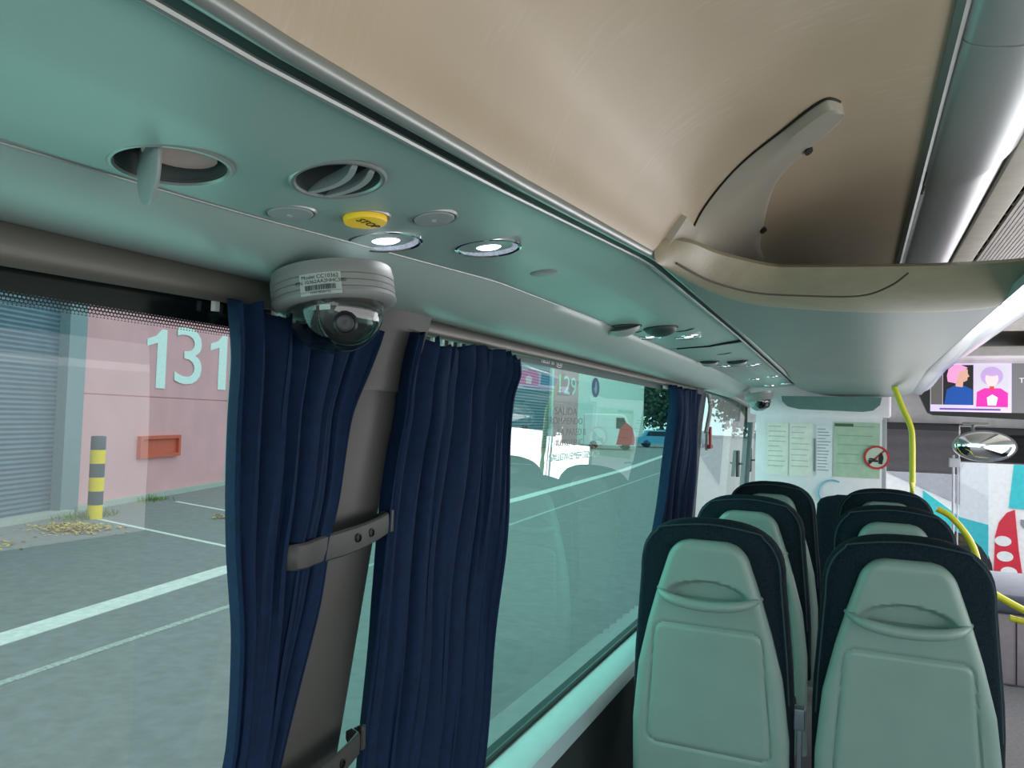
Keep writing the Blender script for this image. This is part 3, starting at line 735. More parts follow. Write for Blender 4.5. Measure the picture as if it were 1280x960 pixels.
# dark guide seat at the front
b = bmesh.new(); rings = []
for z in [0, -.004, -.015, -.03, -.06, -.1, -.3, -.6, -.9]:
    hw = .16*(max(.1, 1-max(0, 1+z/.06)**2.2))**.5 if z > -.06 else .16 + .02*min(1, (-z-.06)/.3); th = .05*(.4+.6*min(1, -z/.05))
    rings.append([Vector((hw*math.copysign(abs(math.cos(a))**.5, math.cos(a)), th*math.copysign(abs(math.sin(a))**.6, math.sin(a)), z)) for a in [2*PI*k/40 for k in range(40)]])
t = thing('front_seat', 'small dark seat top in front of the partition, between the two seat columns', 'seat', (-.06, 5.05, -.405))
skin(b, rings); finish('backrest', b, M_fab, t)
b = bmesh.new(); box(b, -.18, .18, .03, .26, -.52, -.42, .02); box(b, -.03, .03, .05, .15, -.945, -.52); finish('seat_cushion', b, M_fab, t)
# belt buckle between the nearest seats
b = bmesh.new(); box(b, -.158, -.128, 2.36, 2.40, -.86, -.80, .004); box(b, -.150, -.136, 2.37, 2.39, -1.05, -.85, .002)
tag(finish('belt_buckle', b, mat('belt_grey', (120, 130, 140), .3, .4)), 'grey seat belt buckle on its stalk between the two nearest seats', 'seat belt buckle')

# ---------------------------------------------------------------- front of the coach
b = bmesh.new(); box(b, -.93, 1.7, -1.5, 7.3, -1.39, -1.35); struct('floor', b, M_floor)
b = bmesh.new(); box(b, 1.62, 1.70, -1.5, 4.6, -1.35, -.80); struct('wall_right', b, M_lower); b = bmesh.new(); box(b, 1.62, 1.70, -1.5, 6.9, .15, .55); struct('wall_right', b, M_white)
M_part = mat('partition_white', (236, 230, 238), .35, 0, .03)
# partition behind the driver
b = bmesh.new(); box(b, -.65, .15, 5.62, 5.66, -1.35, .10, .004); box(b, -.69, .20, 5.60, 5.70, .075, .34, .02); struct('wall_front', b, M_part)
b = bmesh.new(); box(b, .20, 1.60, 6.35, 6.45, .02, .50, .02); box(b, -.8, .2, 6.35, 6.45, .02, .5); struct('wall_front', b, mat('header_white', (208, 204, 206), .45))
b = bmesh.new(); box(b, .2, 1.6, 5.2, 6.45, .44, .50, .01); struct('ceiling', b, MATS['header_white'])
b = bmesh.new(); box(b, -.05, 1.62, 6.50, 6.58, -1.35, -1.18); box(b, .145, .175, 5.62, 5.68, -.55, .06, .004); struct('trim_17', b, mat('post_grey', (170, 170, 178), .4))
b = bmesh.new(); vs_ = [b.verts.new(p) for p in ((-.78, 6.75, -1.2), (1.62, 6.75, -1.2), (1.62, 6.55, .05), (-.78, 6.55, .05))]; b.faces.new(vs_); finish('window_4', b, glass('windscreen_clear', (.93, .96, .96), .6, 1.4), None, False, 'structure')
# notices
def sheet(x0, x1, z0, z1, m, label, lines, name='notice', ink=(150, 156, 170), y=5.616, head=None):
    t = thing(name, label, 'notice', ((x0+x1)/2, y, (z0+z1)/2)); w_, h_ = (x1-x0)/2, (z1-z0)/2
    b = bmesh.new(); box(b, -w_, w_, -.0015, .0015, -h_, h_); finish('paper', b, m, t)
    b = bmesh.new(); rnd = random.Random(int(x0*1000)); n = lines
    for k in range(n):
        z = h_*.86 - k*(h_*1.7/n); a = -w_*.85; e = w_*rnd.uniform(.1, .85)
        box(b, a, e, -.0024, -.0016, z-.003, z+.003)
    if lines: finish('print_lines', b, mat('ink_%d_%d_%d' % ink, ink, .7), t)
    if head:
        b = bmesh.new(); box(b, *head[0]); finish('heading', b, mat('heading_%s' % name, head[1], .7), t)
    return t
M_paper = mat('paper_cream', (232, 232, 224), .6); M_paper2 = mat('paper_white', (232, 232, 238), .6); M_green = mat('paper_green', (176, 198, 176), .5)
sheet(-.575, -.435, -.34, .020, M_paper, 'cream printed sheet, leftmost of the notices on the partition', 9, ink=(188, 190, 188))
sheet(-.425, -.275, -.34, .020, M_paper, 'cream printed sheet, second from the left on the partition', 8, ink=(192, 194, 194))
sheet(-.255, -.155, -.34, .010, M_paper2, 'white sheet of small bluish print left of the green notice', 14, ink=(150, 154, 172))
sheet(-.145, .135, -.33, .035, M_green, 'pale green notice beside the round red prohibition sign', 5, ink=(142, 172, 152), head=((-.135, -.02, -.0028, -.0016, .155, .175), (88, 96, 84)))
b = bmesh.new(); box(b, -.268, -.262, 5.608, 5.616, -.30, -.08); tag(finish('sheet_clip', b, mat('clip_grey', (120, 124, 128), .5)), 'thin grey vertical strip between the cream and white sheets', 'strip')
t = thing('prohibition_sign', 'round red prohibition sign with a black seat and feet symbol on the green notice', 'sign', (.115, 5.606, -.19))
b = bmesh.new(); prism(b, disc_poly(.066, 40), lambda a, c_, d: (a, d, c_), -.001, .003); finish('disc', b, mat('sign_clear', (196, 206, 192), .4), t)
b = bmesh.new(); ro = disc_poly(.078, 48); ri = disc_poly(.064, 48); skin(b, [[(x, -.003, z) for x, z in ro], [(x, -.003, z) for x, z in ri], [(x, 0, z) for x, z in ri], [(x, 0, z) for x, z in ro], [(x, -.003, z) for x, z in ro]], True, False)
prism(b, [(-.052, -.044), (-.044, -.052), (.052, .044), (.044, .052)], lambda a, c_, d: (a, d, c_), -.003, -.0005); finish('red_ring', b, mat('sign_red', (190, 40, 48), .4), t)
b = bmesh.new(); prism(b, [(.012, -.04), (.034, -.044), (.042, .0), (.034, .03), (.02, .03), (.012, 0)], lambda a, c_, d: (a, d, c_), -.0045, -.0031)
prism(b, [(-.05, -.018), (.01, -.018), (.01, -.03), (-.03, -.03), (-.03, -.04), (-.046, -.04)], lambda a, c_, d: (a, d, c_), -.0045, -.0031)
prism(b, [(-.046, -.008), (-.034, -.004), (.0, -.010), (.0, -.016), (-.046, -.016)], lambda a, c_, d: (a, d, c_), -.0045, -.0031); finish('symbol', b, M_txt, t)
b = bmesh.new(); tube(b, [(-.15 + .085*math.cos(a), 5.612, -.44 + .085*math.sin(a)) for a in [math.radians(60 + 12*k) for k in range(15)]], .006, 6)
tag(finish('arc_sticker', b, mat('sticker_blue', (120, 190, 214), .4)), 'pale blue curved line sticker low on the white partition', 'sticker')
# TV
tv = thing('television', 'wide black flat screen hanging from the ceiling at the front', 'television', (.33, 5.75, .30))
b = bmesh.new(); poly = [(.0, .20), (.0, .08), (.02, -.02), (.09, -.185), (.12, -.20), (.90, -.225), (.90, .23), (.12, .20)]
prism(b, poly, lambda a, c_, d: (a, d, c_), 0, .06); finish('housing', b, mat('tv_black', (12, 12, 14), .3), tv)
def quad(b, x0, x1, z0, z1, y): b.faces.new([b.verts.new(p) for p in ((x0, y, z0), (x1, y, z0), (x1, y, z1), (x0, y, z1))])
def em(name, rgb, s=.7): return mat(name, rgb, .4, emit=s, noise=.03)
def splate(name, pol, m, y, par):
    b = bmesh.new(); prism(b, pol, lambda a, c_, d: (a, y+d, c_), 0, .0006); return finish(name, b, m, par, False)
def rect(x0, x1, z0, z1): return [(x0, z0), (x1, z0), (x1, z1), (x0, z1)]
def ell(cx, cz, rx, rz_, n=24, a0=0, a1=2*PI): return [(cx + rx*math.cos(a0+(a1-a0)*k/n), cz + rz_*math.sin(a0+(a1-a0)*k/n)) for k in range(n)]
scr = splate('screen', rect(.105, .89, -.175, .18), em('scr_grey', (122, 120, 124), .35), -.002, tv)
splate('page', rect(.105, .56, -.175, .18), em('scr_lilac', (206, 190, 222)), -.003, scr)
splate('photo_strip', rect(.108, .175, -.13, .13), em('scr_taupe', (96, 92, 90), .5), -.004, scr)
splate('photo_strip', rect(.178, .350, -.13, .130), em('scr_dark', (24, 22, 26), .4), -.004, scr)
splate('photo_strip', rect(.358, .545, -.14, .130), em('scr_pale', (196, 192, 204)), -.004, scr)
splate('caption_bar', rect(.12, .54, .150, .158), em('scr_purple', (110, 60, 140)), -.004, scr)
splate('caption_bar', rect(.16, .50, -.163, -.152), em('scr_purple2', (96, 66, 150)), -.004, scr)
# left portrait: profile, pink bob hair, blue top
splate('figure_top', [(.185, -.13), (.345, -.13), (.345, -.03), (.30, -.005), (.25, .0), (.20, -.03)], em('scr_blue', (10, 70, 150)), -.005, scr)
splate('figure_neck', [(.25, -.01), (.29, -.015), (.295, .04), (.25, .05)], em('scr_skin', (206, 158, 140)), -.0055, scr)
splate('figure_face', [(.26, .03), (.30, .02), (.315, .03), (.318, .05), (.328, .055), (.318, .075), (.318, .10), (.28, .115), (.25, .09)], em('scr_skin', (206, 158, 140)), -.006, scr)
splate('figure_hair', [(.205, .02), (.25, .01), (.262, .05), (.27, .085), (.30, .095), (.318, .112), (.28, .13), (.24, .13), (.21, .105), (.20, .06)], em('scr_pinkhair', (226, 150, 196)), -.0065, scr)
# right portrait: lilac fringe, magenta jacket
splate('figure_jacket', [(.365, -.14), (.54, -.14), (.54, -.05), (.50, -.02), (.41, -.02), (.37, -.045)], em('scr_magenta', (222, 40, 160)), -.005, scr)
splate('figure_shirt', [(.43, -.13), (.475, -.13), (.485, -.08), (.455, -.06), (.425, -.08)], em('scr_white', (240, 230, 230)), -.0055, scr)
splate('figure_hair', ell(.452, .058, .062, .060), em('scr_lilachair', (178, 150, 200)), -.0055, scr)
splate('figure_face', ell(.452, .040, .036, .048), em('scr_face', (232, 200, 200)), -.006, scr)
splate('figure_fringe', ell(.452, .078, .040, .020), em('scr_lilachair', (178, 150, 200)), -.0065, scr)
splate('figure_neck', [(.438, -.03), (.466, -.03), (.462, .0), (.442, .0)], em('scr_red', (210, 60, 60)), -.0058, scr)
text_mesh('screen_text', 'TEN', .045, em('scr_textw', (220, 220, 220)), basis((.60, -.005, .03), (1, 0, 0), (0, 0, 1), (0, -1, 0)), scr, .0002, 'LEFT')
b = bmesh.new(); box(b, .4, .5, .06, .12, .1, .18); finish('wall_bracket', b, M_black, tv)
# sun blinds
def blind(x0, x1, z0, z1, y, label, rgb, nm):
    t = thing('sun_blind', label, 'sun blind', (x0, y, z1)); b = bmesh.new(); n = 24
    skin(b, [[(0, .004*math.sin(k*.9), -(z1-z0)*k/n), (x1-x0, .004*math.sin(k*.9), -(z1-z0)*k/n), (x1-x0, .004*math.sin(k*.9)+.004, -(z1-z0)*k/n), (0, .004*math.sin(k*.9)+.004, -(z1-z0)*k/n)] for k in range(n+1)]); finish('fabric', b, mat(nm, rgb, .7), t)
    b = bmesh.new(); box(b, 0, x1-x0, -.02, .02, -.02, .03, .006); finish('roller_case', b, mat('blind_case', (44, 44, 48), .5), t); b = bmesh.new(); tube(b, [(0, 0, z0-z1), (x1-x0, 0, z0-z1)], .006, 8); finish('bottom_bar', b, mat('blind_bar', (110, 110, 114), .5), t)
blind(.10, .655, -.305, .02, 6.28, 'grey sun blind pulled halfway down the windscreen, left of the mirror', (92, 90, 94), 'blind_grey')
blind(.665, 1.6, -.215, -.0, 6.30, 'short black sun blind behind the mirror', (20, 20, 24), 'blind_black')
# mirror
mm = basis((.71, 5.30, -.085), (.98, .02, -.05), (0, 1, 0), (.05, 0, .99))
t = thing('interior_mirror', 'oval convex interior mirror on a short arm below the screen', 'mirror', (.685, 5.30, -.085))
b = bmesh.new(); n = 48; rings = []
for k in range(10):
    a = k/9*PI/2*.999; rings.append([(.158*math.cos(a)*math.cos(2*PI*j/n), .0 + -.028*math.sin(a), .088*math.cos(a)*math.sin(2*PI*j/n)) for j in range(n)])
skin(b, rings, True, False); finish('mirror_glass', b, mat('mirror_face', (225, 228, 232), .03, 1, 0), t)
b = bmesh.new(); rings = []
for rr_, y_ in ((1.0, -.004), (1.05, -.006), (1.06, .01), (.9, .03), (.3, .04)): rings.append([(.158*rr_*math.cos(2*PI*j/n), y_, .088*rr_*math.sin(2*PI*j/n)) for j in range(n)])
skin(b, rings); finish('rim', b, mat('mirror_rim', (120, 124, 124), .4), t)
b = bmesh.new(); tube(b, spline([(-.02, .03, .04), (-.05, .06, .09), (-.05, .08, .115), (-.04, .10, .13)], 4), .010, 10); tube(b, [(-.04, .10, .125), (-.03, .5, .125), (-.02, 1.05, .13)], .008, 8); box(b, -.10, .03, .05, .15, .125, .14, .004); finish('arm', b, mat('arm_grey', (130, 130, 126), .4), t)
# poles
b = bmesh.new(); tube(b, spline([(.185, 4.95, .26), (.20, 4.95, .215), (.235, 4.95, .12), (.272, 4.95, .03), (.285, 4.95, -.05), (.287, 4.95, -.30), (.287, 4.95, -.8), (.287, 4.95, -1.35)], 5), .0165, 14)
tag(finish('grab_pole', b, M_pole), 'bent yellow grab pole running from the rack end down to the floor', 'grab pole')
b = bmesh.new(); tube(b, spline([(.34, 4.10, -.365), (.40, 4.10, -.40), (.475, 4.10, -.50), (.51, 4.10, -.62), (.52, 4.10, -.8), (.52, 4.10, -1.35)], 5), .014, 12)
tag(finish('grab_rail', b, M_pole), 'thin curved yellow rail beside the aisle seats', 'grab rail')
t = thing('stair_rail', 'yellow tubular hand rail by the entrance steps at the right edge', 'grab rail', (.62, 4.5, -.80)); 
b = bmesh.new(); tube(b, spline([(-.03, 0, .02), (.04, 0, -.02), (.14, 0, -.07), (.30, 0, -.14)], 5), .017, 12); tube(b, [(.07, 0, -.11), (.13, 0, -.12), (.30, 0, -.13)], .015, 10); finish('tube', b, M_pole, t)
# glass draught screen by the stairs
t = thing('draught_screen', 'clear screen with slim grey posts left of the red and white coach', 'screen', (.56, 5.86, -1.0))
b = bmesh.new(); quad(b, .02, .22, 0, .80, 0); finish('pane', b, glass('screen_clear', (.80, .82, .87), .8, 1.45), t, False)
b = bmesh.new(); tube(b, [(.02, 0, -.35), (.02, 0, .84)], .008, 8); tube(b, [(.045, 0, 0), (.045, 0, .82)], .004, 8); box(b, -.005, .06, -.02, .02, .76, .82, .004); finish('post', b, MATS['post_grey'], t)
# stair cabinet
t = thing('stair_cabinet', 'lilac grey moulded cabinet beside the entrance steps at the right edge', 'cabinet', (1.02, 4.9, -1.35))
b = bmesh.new(); box(b, -.46, .5, 0, .8, 0, .38, .02); finish('body', b, mat('cabinet_lilac', (160, 150, 160), .5), t)
b = bmesh.new(); box(b, -.48, .5, -.02, .82, .38, .48, .03); finish('top_cap', b, mat('cap_bluegrey', (92, 98, 112), .7, spec=.2), t)
b = bmesh.new(); box(b, -.24, -.235, -.004, .0, .01, .37); finish('panel_joint', b, M_black, t)
# hammer holder / red tag on the far curtain pillar, and strap
t = thing('emergency_hammer', 'small red emergency hammer in its holder on the dark far pillar', 'emergency hammer', (-.76, 4.35, -.088))
b = bmesh.new(); box(b, -.008, .008, -.03, .03, -.06, .03, .005); finish('holder', b, mat('holder_white', (150, 150, 150), .5), t)
b = bmesh.new(); tube(b, [(.012, .0, .07), (.012, .01, -.04)], .010, 10); tube(b, [(.012, -.03, -.04), (.012, .05, -.04)], .012, 10); finish('hammer', b, mat('hammer_red', (150, 30, 44), .4), t)
b = bmesh.new(); tube(b, spline([(-.77, 4.42, .165), (-.76, 4.42, .09), (-.76, 4.35, .0), (-.76, 4.30, -.05)], 5), .012, 8); tag(finish('pillar_strap', b, mat('strap_grey', (170, 172, 170), .5)), 'pale grey strap hanging from the rail end at the far pillar', 'strap')
# fixed items on the front window
for y, lb in ((6.1, 'dark window latch, the left one on the front side window'), (6.85, 'dark window latch, the right one on the front side window')):
    t = thing('window_latch', lb, 'window latch', (glx(-.3)+.014, y, -.30)); b = bmesh.new(); box(b, -.01, .01, -.04, .04, -.10, .10, .005); finish('plate', b, mat('latch_dark', (36, 50, 50), .5), t); b = bmesh.new(); tube(b, [(.012, -.02, 0), (.03, .03, 0)], .008, 8); finish('knob', b, MATS['latch_dark'], t)
# lettering on window 2
M_ltr = mat('lettering_brown', (96, 84, 84), .5); M_lw = mat('lettering_white', (226, 232, 232), .5); 
def wtext(s, y, z, size, m, label, flip=False, sx=1, yaw=0):
    # a step off the glass; reading direction along +Y
    mt = basis((glx(z)+.003, y, z), (0, -1 if flip else 1, 0), (0, 0, 1), (1, 0, 0))
    o = text_mesh('window_lettering', s, size, m, mt, None, .0002, 'CENTER', sx); return tag(o, label, 'window lettering')
wtext('@ irizar', 2.12, .170, .029, M_lw, 'white mirrored lettering on the dark band at the top of the second window', True, 1.9)
wtext('SALIDA', 2.27, .024, .033, M_ltr, 'brownish word SALIDA, top line of the window lettering', sx=1.9)
wtext('ROMPIENDO', 2.28, -.006, .031, M_ltr, 'brownish word ROMPIENDO, second line of the window lettering', sx=1.7)
wtext('LA PARED R', 2.34, -.041, .031, M_ltr, 'dark word group in the third line of the window lettering', sx=1.6)
wtext('AUTOTENC', 2.32, -.075, .029, M_ltr, 'dark word in the fourth line of the window lettering', sx=1.6)
wtext('SALIDA EMERGENCIA', 2.40, -.119, .033, mat('lettering_pale', (170, 196, 190), .5), 'pale lowest line of the window lettering across the tarmac', sx=1.55)
t = thing('oval_sticker', 'small dark blue oval sticker on the glass beside the window lettering', 'sticker', (glx(.1)+.003, 2.55, .113))
b = bmesh.new(); prism(b, disc_poly(.042, 32, .034), lambda a, c_, d: (d, a, c_), 0, .001); finish('disc', b, mat('sticker_navy', (24, 84, 120), .4), t)
b = bmesh.new(); prism(b, [(-.006, -.02), (.006, -.02), (.010, 0), (.005, .02), (-.005, .02), (-.010, 0)], lambda a, c_, d: (d, a, c_), .0012, .0018); prism(b, [(-.022, -.004), (-.010, -.018), (-.012, .0)], lambda a, c_, d: (d, a, c_), .0012, .0018); finish('symbol', b, mat('sticker_symbol', (110, 180, 200), .4), t)

# ---------------------------------------------------------------- outside
GZ = -2.2
M_asph = mat('asphalt', (132, 134, 133), .9, 0, .10, 8, .8, 90)
b = bmesh.new(); bmesh.ops.create_grid(b, x_segments=8, y_segments=8, size=150); 
for v in b.verts: v.co.z = GZ
struct('ground', b, M_asph, False)
M_line = mat('road_paint', (216, 220, 214), .8, 0, .12, 12); M_line2 = mat('road_paint_worn', (170, 176, 170), .85, 0, .3, 30)
def strip(pts, wd, m, label, h=.006):
    b = bmesh.new(); P = [Vector((p[0], p[1], GZ)) for p in pts]; rings = []
    for i, p in enumerate(P):
        d = (P[min(i+1, len(P)-1)] - P[max(i-1, 0)]).normalized(); nn = Vector((d.y, -d.x, 0))*wd/2
        rings.append([p - nn, p + nn, p + nn + Vector((0, 0, h)), p - nn + Vector((0, 0, h))])
    skin(b, rings); return tag(finish('road_marking', b, m, None, False), label, 'road marking')
strip([(-6.2, -2), (-7.15, 4.2), (-7.9, 8.2), (-8.35, 18.9), (-9.6, 34), (-11.8, 52)], .34, M_line, 'broad white edge line running along the whole yard')
strip([(-5.4, -2), (-6.1, 3.95), (-6.38, 6.66), (-6.5, 14.6), (-7.85, 33.8), (-9.5, 55)], .09, M_line2, 'thin worn white line nearest the coach')
# warehouse walls
def wpos(a, b_):
    a = Vector((a[0], a[1], 0)); b_ = Vector((b_[0], b_[1], 0)); u = (b_-a).normalized(); nn = Vector((u.y, -u.x, 0)); 
    if nn.dot(-a) < 0: nn = -nn
    return a, u, nn
A0, AU, AN = wpos((-14.13, 8.99), (-16.9, 17.3)); B0, BU, BN = wpos((-16.9, 17.3), (-22.9, 66))
def wbox(b, fr, s0, s1, z0, z1, d0, d1):
    o_, u, nn = fr
    skin(b, [[o_ + u*s + nn*d + Vector((0, 0, z)) for s, d in ((s0, d0), (s1, d0), (s1, d1), (s0, d1))] for z in (z0, z1)])
FA = (A0, AU, AN); FB = (B0, BU, BN)
M_pink = mat('wall_pink', (222, 166, 172), .75, 0, .06, 1.2); M_dk = mat('door_slate', (96, 122, 138), .55, 0, .1, 3); M_fr = mat('frame_greygreen', (120, 142, 148), .5); M_pale = mat('wall_pale', (214, 228, 222), .7, 0, .05, 2)
wa = thing('warehouse', 'pink warehouse with number 131 and a slate roller door', 'building', (A0.x, A0.y, GZ))
OA = Vector((A0.x, A0.y, GZ))
def fin_w(name, b, m, par, off=OA):
    for v in b.verts: v.co -= off
    return finish(name, b, m, par, False)
b = bmesh.new(); wbox(b, FA, 1.9, 8.9, GZ, .22, -.5, 0); wbox(b, FA, 1.9, 8.9, .25, 4.6, -.5, 0); wbox(b, FA, 1.9, 8.9, .22, .25, -.5, -.03); wbox(b, FA, -9, 1.9, 3.6, 4.6, -.5, 0); fin_w('wall', b, M_pink, wa)
b = bmesh.new(); n = 62
rings = []
o_, u, nn = FA
for k in range(n*2+1):
    z = GZ + (3.6-GZ)*k/(n*2); d = -.12 + (.03 if k % 2 else 0); rings.append([o_ + u*-6 + nn*d + Vector((0, 0, z)), o_ + u*1.45 + nn*d + Vector((0, 0, z)), o_ + u*1.45 + nn*(d-.05) + Vector((0, 0, z)), o_ + u*-6 + nn*(d-.05) + Vector((0, 0, z))])
skin(b, rings); fin_w('roller_door', b, M_dk, wa)
b = bmesh.new(); wbox(b, FA, 1.42, 1.95, GZ, 3.7, -.2, .12); wbox(b, FA, -9, -6, GZ, 3.7, -.2, .12); fin_w('door_frame', b, M_fr, wa)
b = bmesh.new(); wbox(b, FA, 8.55, 8.95, GZ, 4.7, -.4, .04); fin_w('corner_strip', b, mat('corner_green', (190, 222, 212), .6), wa)
b = bmesh.new(); wbox(b, FA, 1.9, 8.9, GZ, GZ+.12, -.1, .16); wbox(b, FA, -9, 1.6, GZ, GZ+.08, -.1, .3); fin_w('plinth', b, mat('plinth_concrete', (176, 180, 172), .9), wa)
M_red = mat('box_orange', (206, 96, 70), .6)
b = bmesh.new()
for args in ((4.12, 5.9, -.78, -.70), (4.12, 5.9, -1.23, -1.15), (4.12, 4.22, -1.15, -.78), (5.8, 5.9, -1.15, -.78)): wbox(b, FA, args[0], args[1], args[2], args[3], 0, .10)
wbox(b, FA, 4.22, 5.8, -1.15, -.78, 0, .03); vb = fin_w('vent_box', b, M_red, wa)
def wtxt(s, fr, sc, zc, size, m, par, off, sx=1):
    o_, u, nn = fr; p = o_ + u*sc + nn*.02 + Vector((0, 0, zc)) - off
    return text_mesh('number', s, size, m, basis(p, u, (0, 0, 1), nn), par, .008, 'CENTER', sx, 1.0)
def one(s0, z0, z1, wd):
    b = bmesh.new(); o_, u, nn = FA; h = z1-z0
    prism(b, [(0, 0), (wd, 0), (wd, h), (wd*.45, h), (-wd*.2, h*.87), (-wd*1.1, h*.80), (-wd*1.1, h*.68), (0, h*.76)], lambda a, c_, d: o_ + u*(s0+a) + nn*d + Vector((0, 0, z0+c_)) - OA, .005, .02)
    return finish('number', b, mat('number_white', (226, 244, 240), .6), wa, False)
one(4.75, .46, 1.92, .40); one(7.88, .55, 2.12, .46)
wtxt('3', FA, 6.25, 1.27, 2.12, mat('number_white', ()) if 0 else MATS['number_white'], wa, OA, 1.75)
wb = thing('warehouse', 'pale long warehouse with slate shutters and number 129, farther along the yard', 'building', (B0.x, B0.y, GZ)); OB = Vector((B0.x, B0.y, GZ))
b = bmesh.new(); wbox(b, FB, 0, 24, GZ, 4.6, -.5, -.02); wbox(b, FB, 38.5, 47.8, GZ, 6, -.5, 0); fin_w('wall', b, M_pink, wb, OB)
b = bmesh.new(); rings = []; o_, u, nn = FB
for k in range(81):
    z = GZ + (6-GZ)*k/80; d = -.12 + (.04 if k % 2 else 0); rings.append([o_ + u*s + nn*dd + Vector((0, 0, z)) for s, dd in ((25, d), (38.2, d), (38.2, d-.1), (25, d-.1))])
skin(b, rings); fin_w('roller_door', b, M_dk, wb, OB)
b = bmesh.new(); wbox(b, FB, 24, 25, GZ, 6, -.3, .1); wbox(b, FB, 38, 38.6, GZ, 6, -.3, .1); wbox(b, FB, 47.8, 92, GZ, 8.5, -.5, .05); fin_w('pale_wall', b, M_pale, wb, OB)
wtxt('129', FB, 43.4, 2.75, 2.2, MATS['number_white'], wb, OB, 2.3)
# stall lines
for i, s in enumerate((0.0, 3.3, 6.6, 9.9, 14, 18, 22)):
    if i < 2: p = A0 + AU*(2.3 + s*1.0) ; q = p + AN*4.6
    else: p = B0 + BU*(s-6.0); q = p + BN*4.8
    if i == 0: p, q = Vector((-13.3, 10.36, 0)), Vector((-8.2, 9.25, 0))
    if i == 1: p, q = Vector((-14.54, 13.3, 0)), Vector((-8.6, 11.75, 0))
    strip([(p.x, p.y), (q.x, q.y)], .10, M_line, ['white bay line starting at the near striped bollard', 'white bay line second from the near bollard', 'white bay line third from the near bollard', 'white bay line fourth from the near bollard', 'white bay line fifth from the near bollard', 'white bay line sixth from the near bollard', 'white bay line seventh from the near bollard'][i])
# bollards
def bollard(x, y, h, r, label):
    t = thing('striped_bollard', label, 'bollard', (x, y, GZ)); n = 6; 
    b = bmesh.new()
    for k in range(n):
        c_ = k % 2
        if c_ == 0: lathe(b, [(r, h*k/n), (r, h*(k+1)/n)], 24)
    finish('yellow_band', b, mat('bollard_yellow', (250, 210, 20), .6), t)
    b = bmesh.new()
    for k in range(n):
        if k % 2: lathe(b, [(r, h*k/n), (r, h*(k+1)/n - (.02 if k == 5 else 0))] + ([(r*.9, h)] if k == 5 else []), 24)
    finish('grey_band', b, mat('bollard_grey', (66, 84, 92), .6), t)
bollard(-13.5, 10.4, 1.60, .135, 'yellow and grey striped bollard in front of the pink wall')
bollard(-18.2, 42.4, 1.75, .19, 'distant yellow and dark striped bollard seen through the second window')
# leaf litter
def leaves(cx, cy, rx, ry, n, label, seed):
    rnd = random.Random(seed); b = bmesh.new()
    for k in range(n):
        rr_ = abs(rnd.gauss(0, .42)); a = rnd.uniform(0, 2*PI); x = cx + rx*rr_*math.cos(a); y = cy + ry*rr_*math.sin(a); s = rnd.uniform(.03, .06); th = rnd.uniform(0, PI); z = GZ + .01 + rnd.uniform(0, .07)*max(0, 1-rr_)
        c_, s2 = math.cos(th)*s, math.sin(th)*s
        f = b.faces.new([b.verts.new((x+c_, y+s2, z)), b.verts.new((x-s2*.6, y+c_*.6, z+rnd.uniform(0, .03))), b.verts.new((x-c_, y-s2, z)), b.verts.new((x+s2*.6, y-c_*.6, z+rnd.uniform(0, .02)))]); f.material_index = rnd.choice((0, 0, 1, 2))
    o = finish('fallen_leaves', b, [mat('leaf_tan', (196, 170, 110), .9), mat('leaf_brown', (150, 112, 64), .9), mat('leaf_yellow', (214, 186, 70), .9)], None, False); o['kind'] = 'stuff'; return tag(o, label, 'leaves')
leaves(-12.6, 9.35, 1.0, .75, 800, 'heap of dry tan leaves on the tarmac below the striped bollard', 1)
leaves(-12.4, 7.6, 1.0, .45, 300, 'thin scatter of dry leaves by the roller door', 2)
leaves(-11.4, 12.0, .7, .5, 250, 'small patch of dry leaves at the edge of the near curtain', 3)
b = bmesh.new(); rnd = random.Random(5)
for (cx, cy) in ((-13.9, 10.7), (-15.1, 13.2), (-13.7, 10.1)):
    for k in range(90):
        x = cx + rnd.gauss(0, .16); y = cy + rnd.gauss(0, .22); a = rnd.uniform(0, PI); hh = rnd.uniform(.05, .16)
        b.faces.new([b.verts.new((x, y, GZ)), b.verts.new((x+.03*math.cos(a), y+.03*math.sin(a), GZ)), b.verts.new((x+rnd.gauss(0, .04), y+rnd.gauss(0, .04), GZ+hh))])
o = finish('weeds', b, mat('weed_green', (110, 140, 70), .9), None, False); o['kind'] = 'stuff'; tag(o, 'small green weeds growing at the foot of the pink wall', 'weeds')
# distant trees
def tree(x, y, h, r, label, seed):
    rnd = random.Random(seed); t = thing('tree', label, 'tree', (x, y, GZ)); b = bmesh.new(); tube(b, [(0, 0, 0), (.1, 0, h*.3), (0, .1, h*.6)], [.3, .22, .1], 8); finish('trunk', b, mat('bark', (80, 70, 60), .9), t)
    b = bmesh.new()
    for k in range(6500):
        v = Vector((rnd.gauss(0, 1), rnd.gauss(0, 1), rnd.gauss(0, 1))).normalized()*rnd.uniform(.55, 1.0)*(1+.25*math.sin(5*k)); p = Vector((v.x*r, v.y*r, h*.52 + v.z*h*.48)); s = rnd.uniform(.2, .42)
        q = Vector((rnd.gauss(0, 1), rnd.gauss(0, 1), rnd.gauss(0, 1))).normalized(); a = q.orthogonal().normalized()*s; c_ = q.cross(a)
        b.faces.new([b.verts.new(p+a), b.verts.new(p+c_), b.verts.new(p-a), b.verts.new(p-c_)])
    finish('crown', b, mat('foliage_dark', (66, 92, 60), .9, 0, .4, 1.5), t, False)
tree(-30, 128, 15, 5.5, 'dark green tree, left of the two beyond the yard', 1); tree(-15.5, 128, 15, 6, 'dark green tree, right of the two beyond the yard', 2)
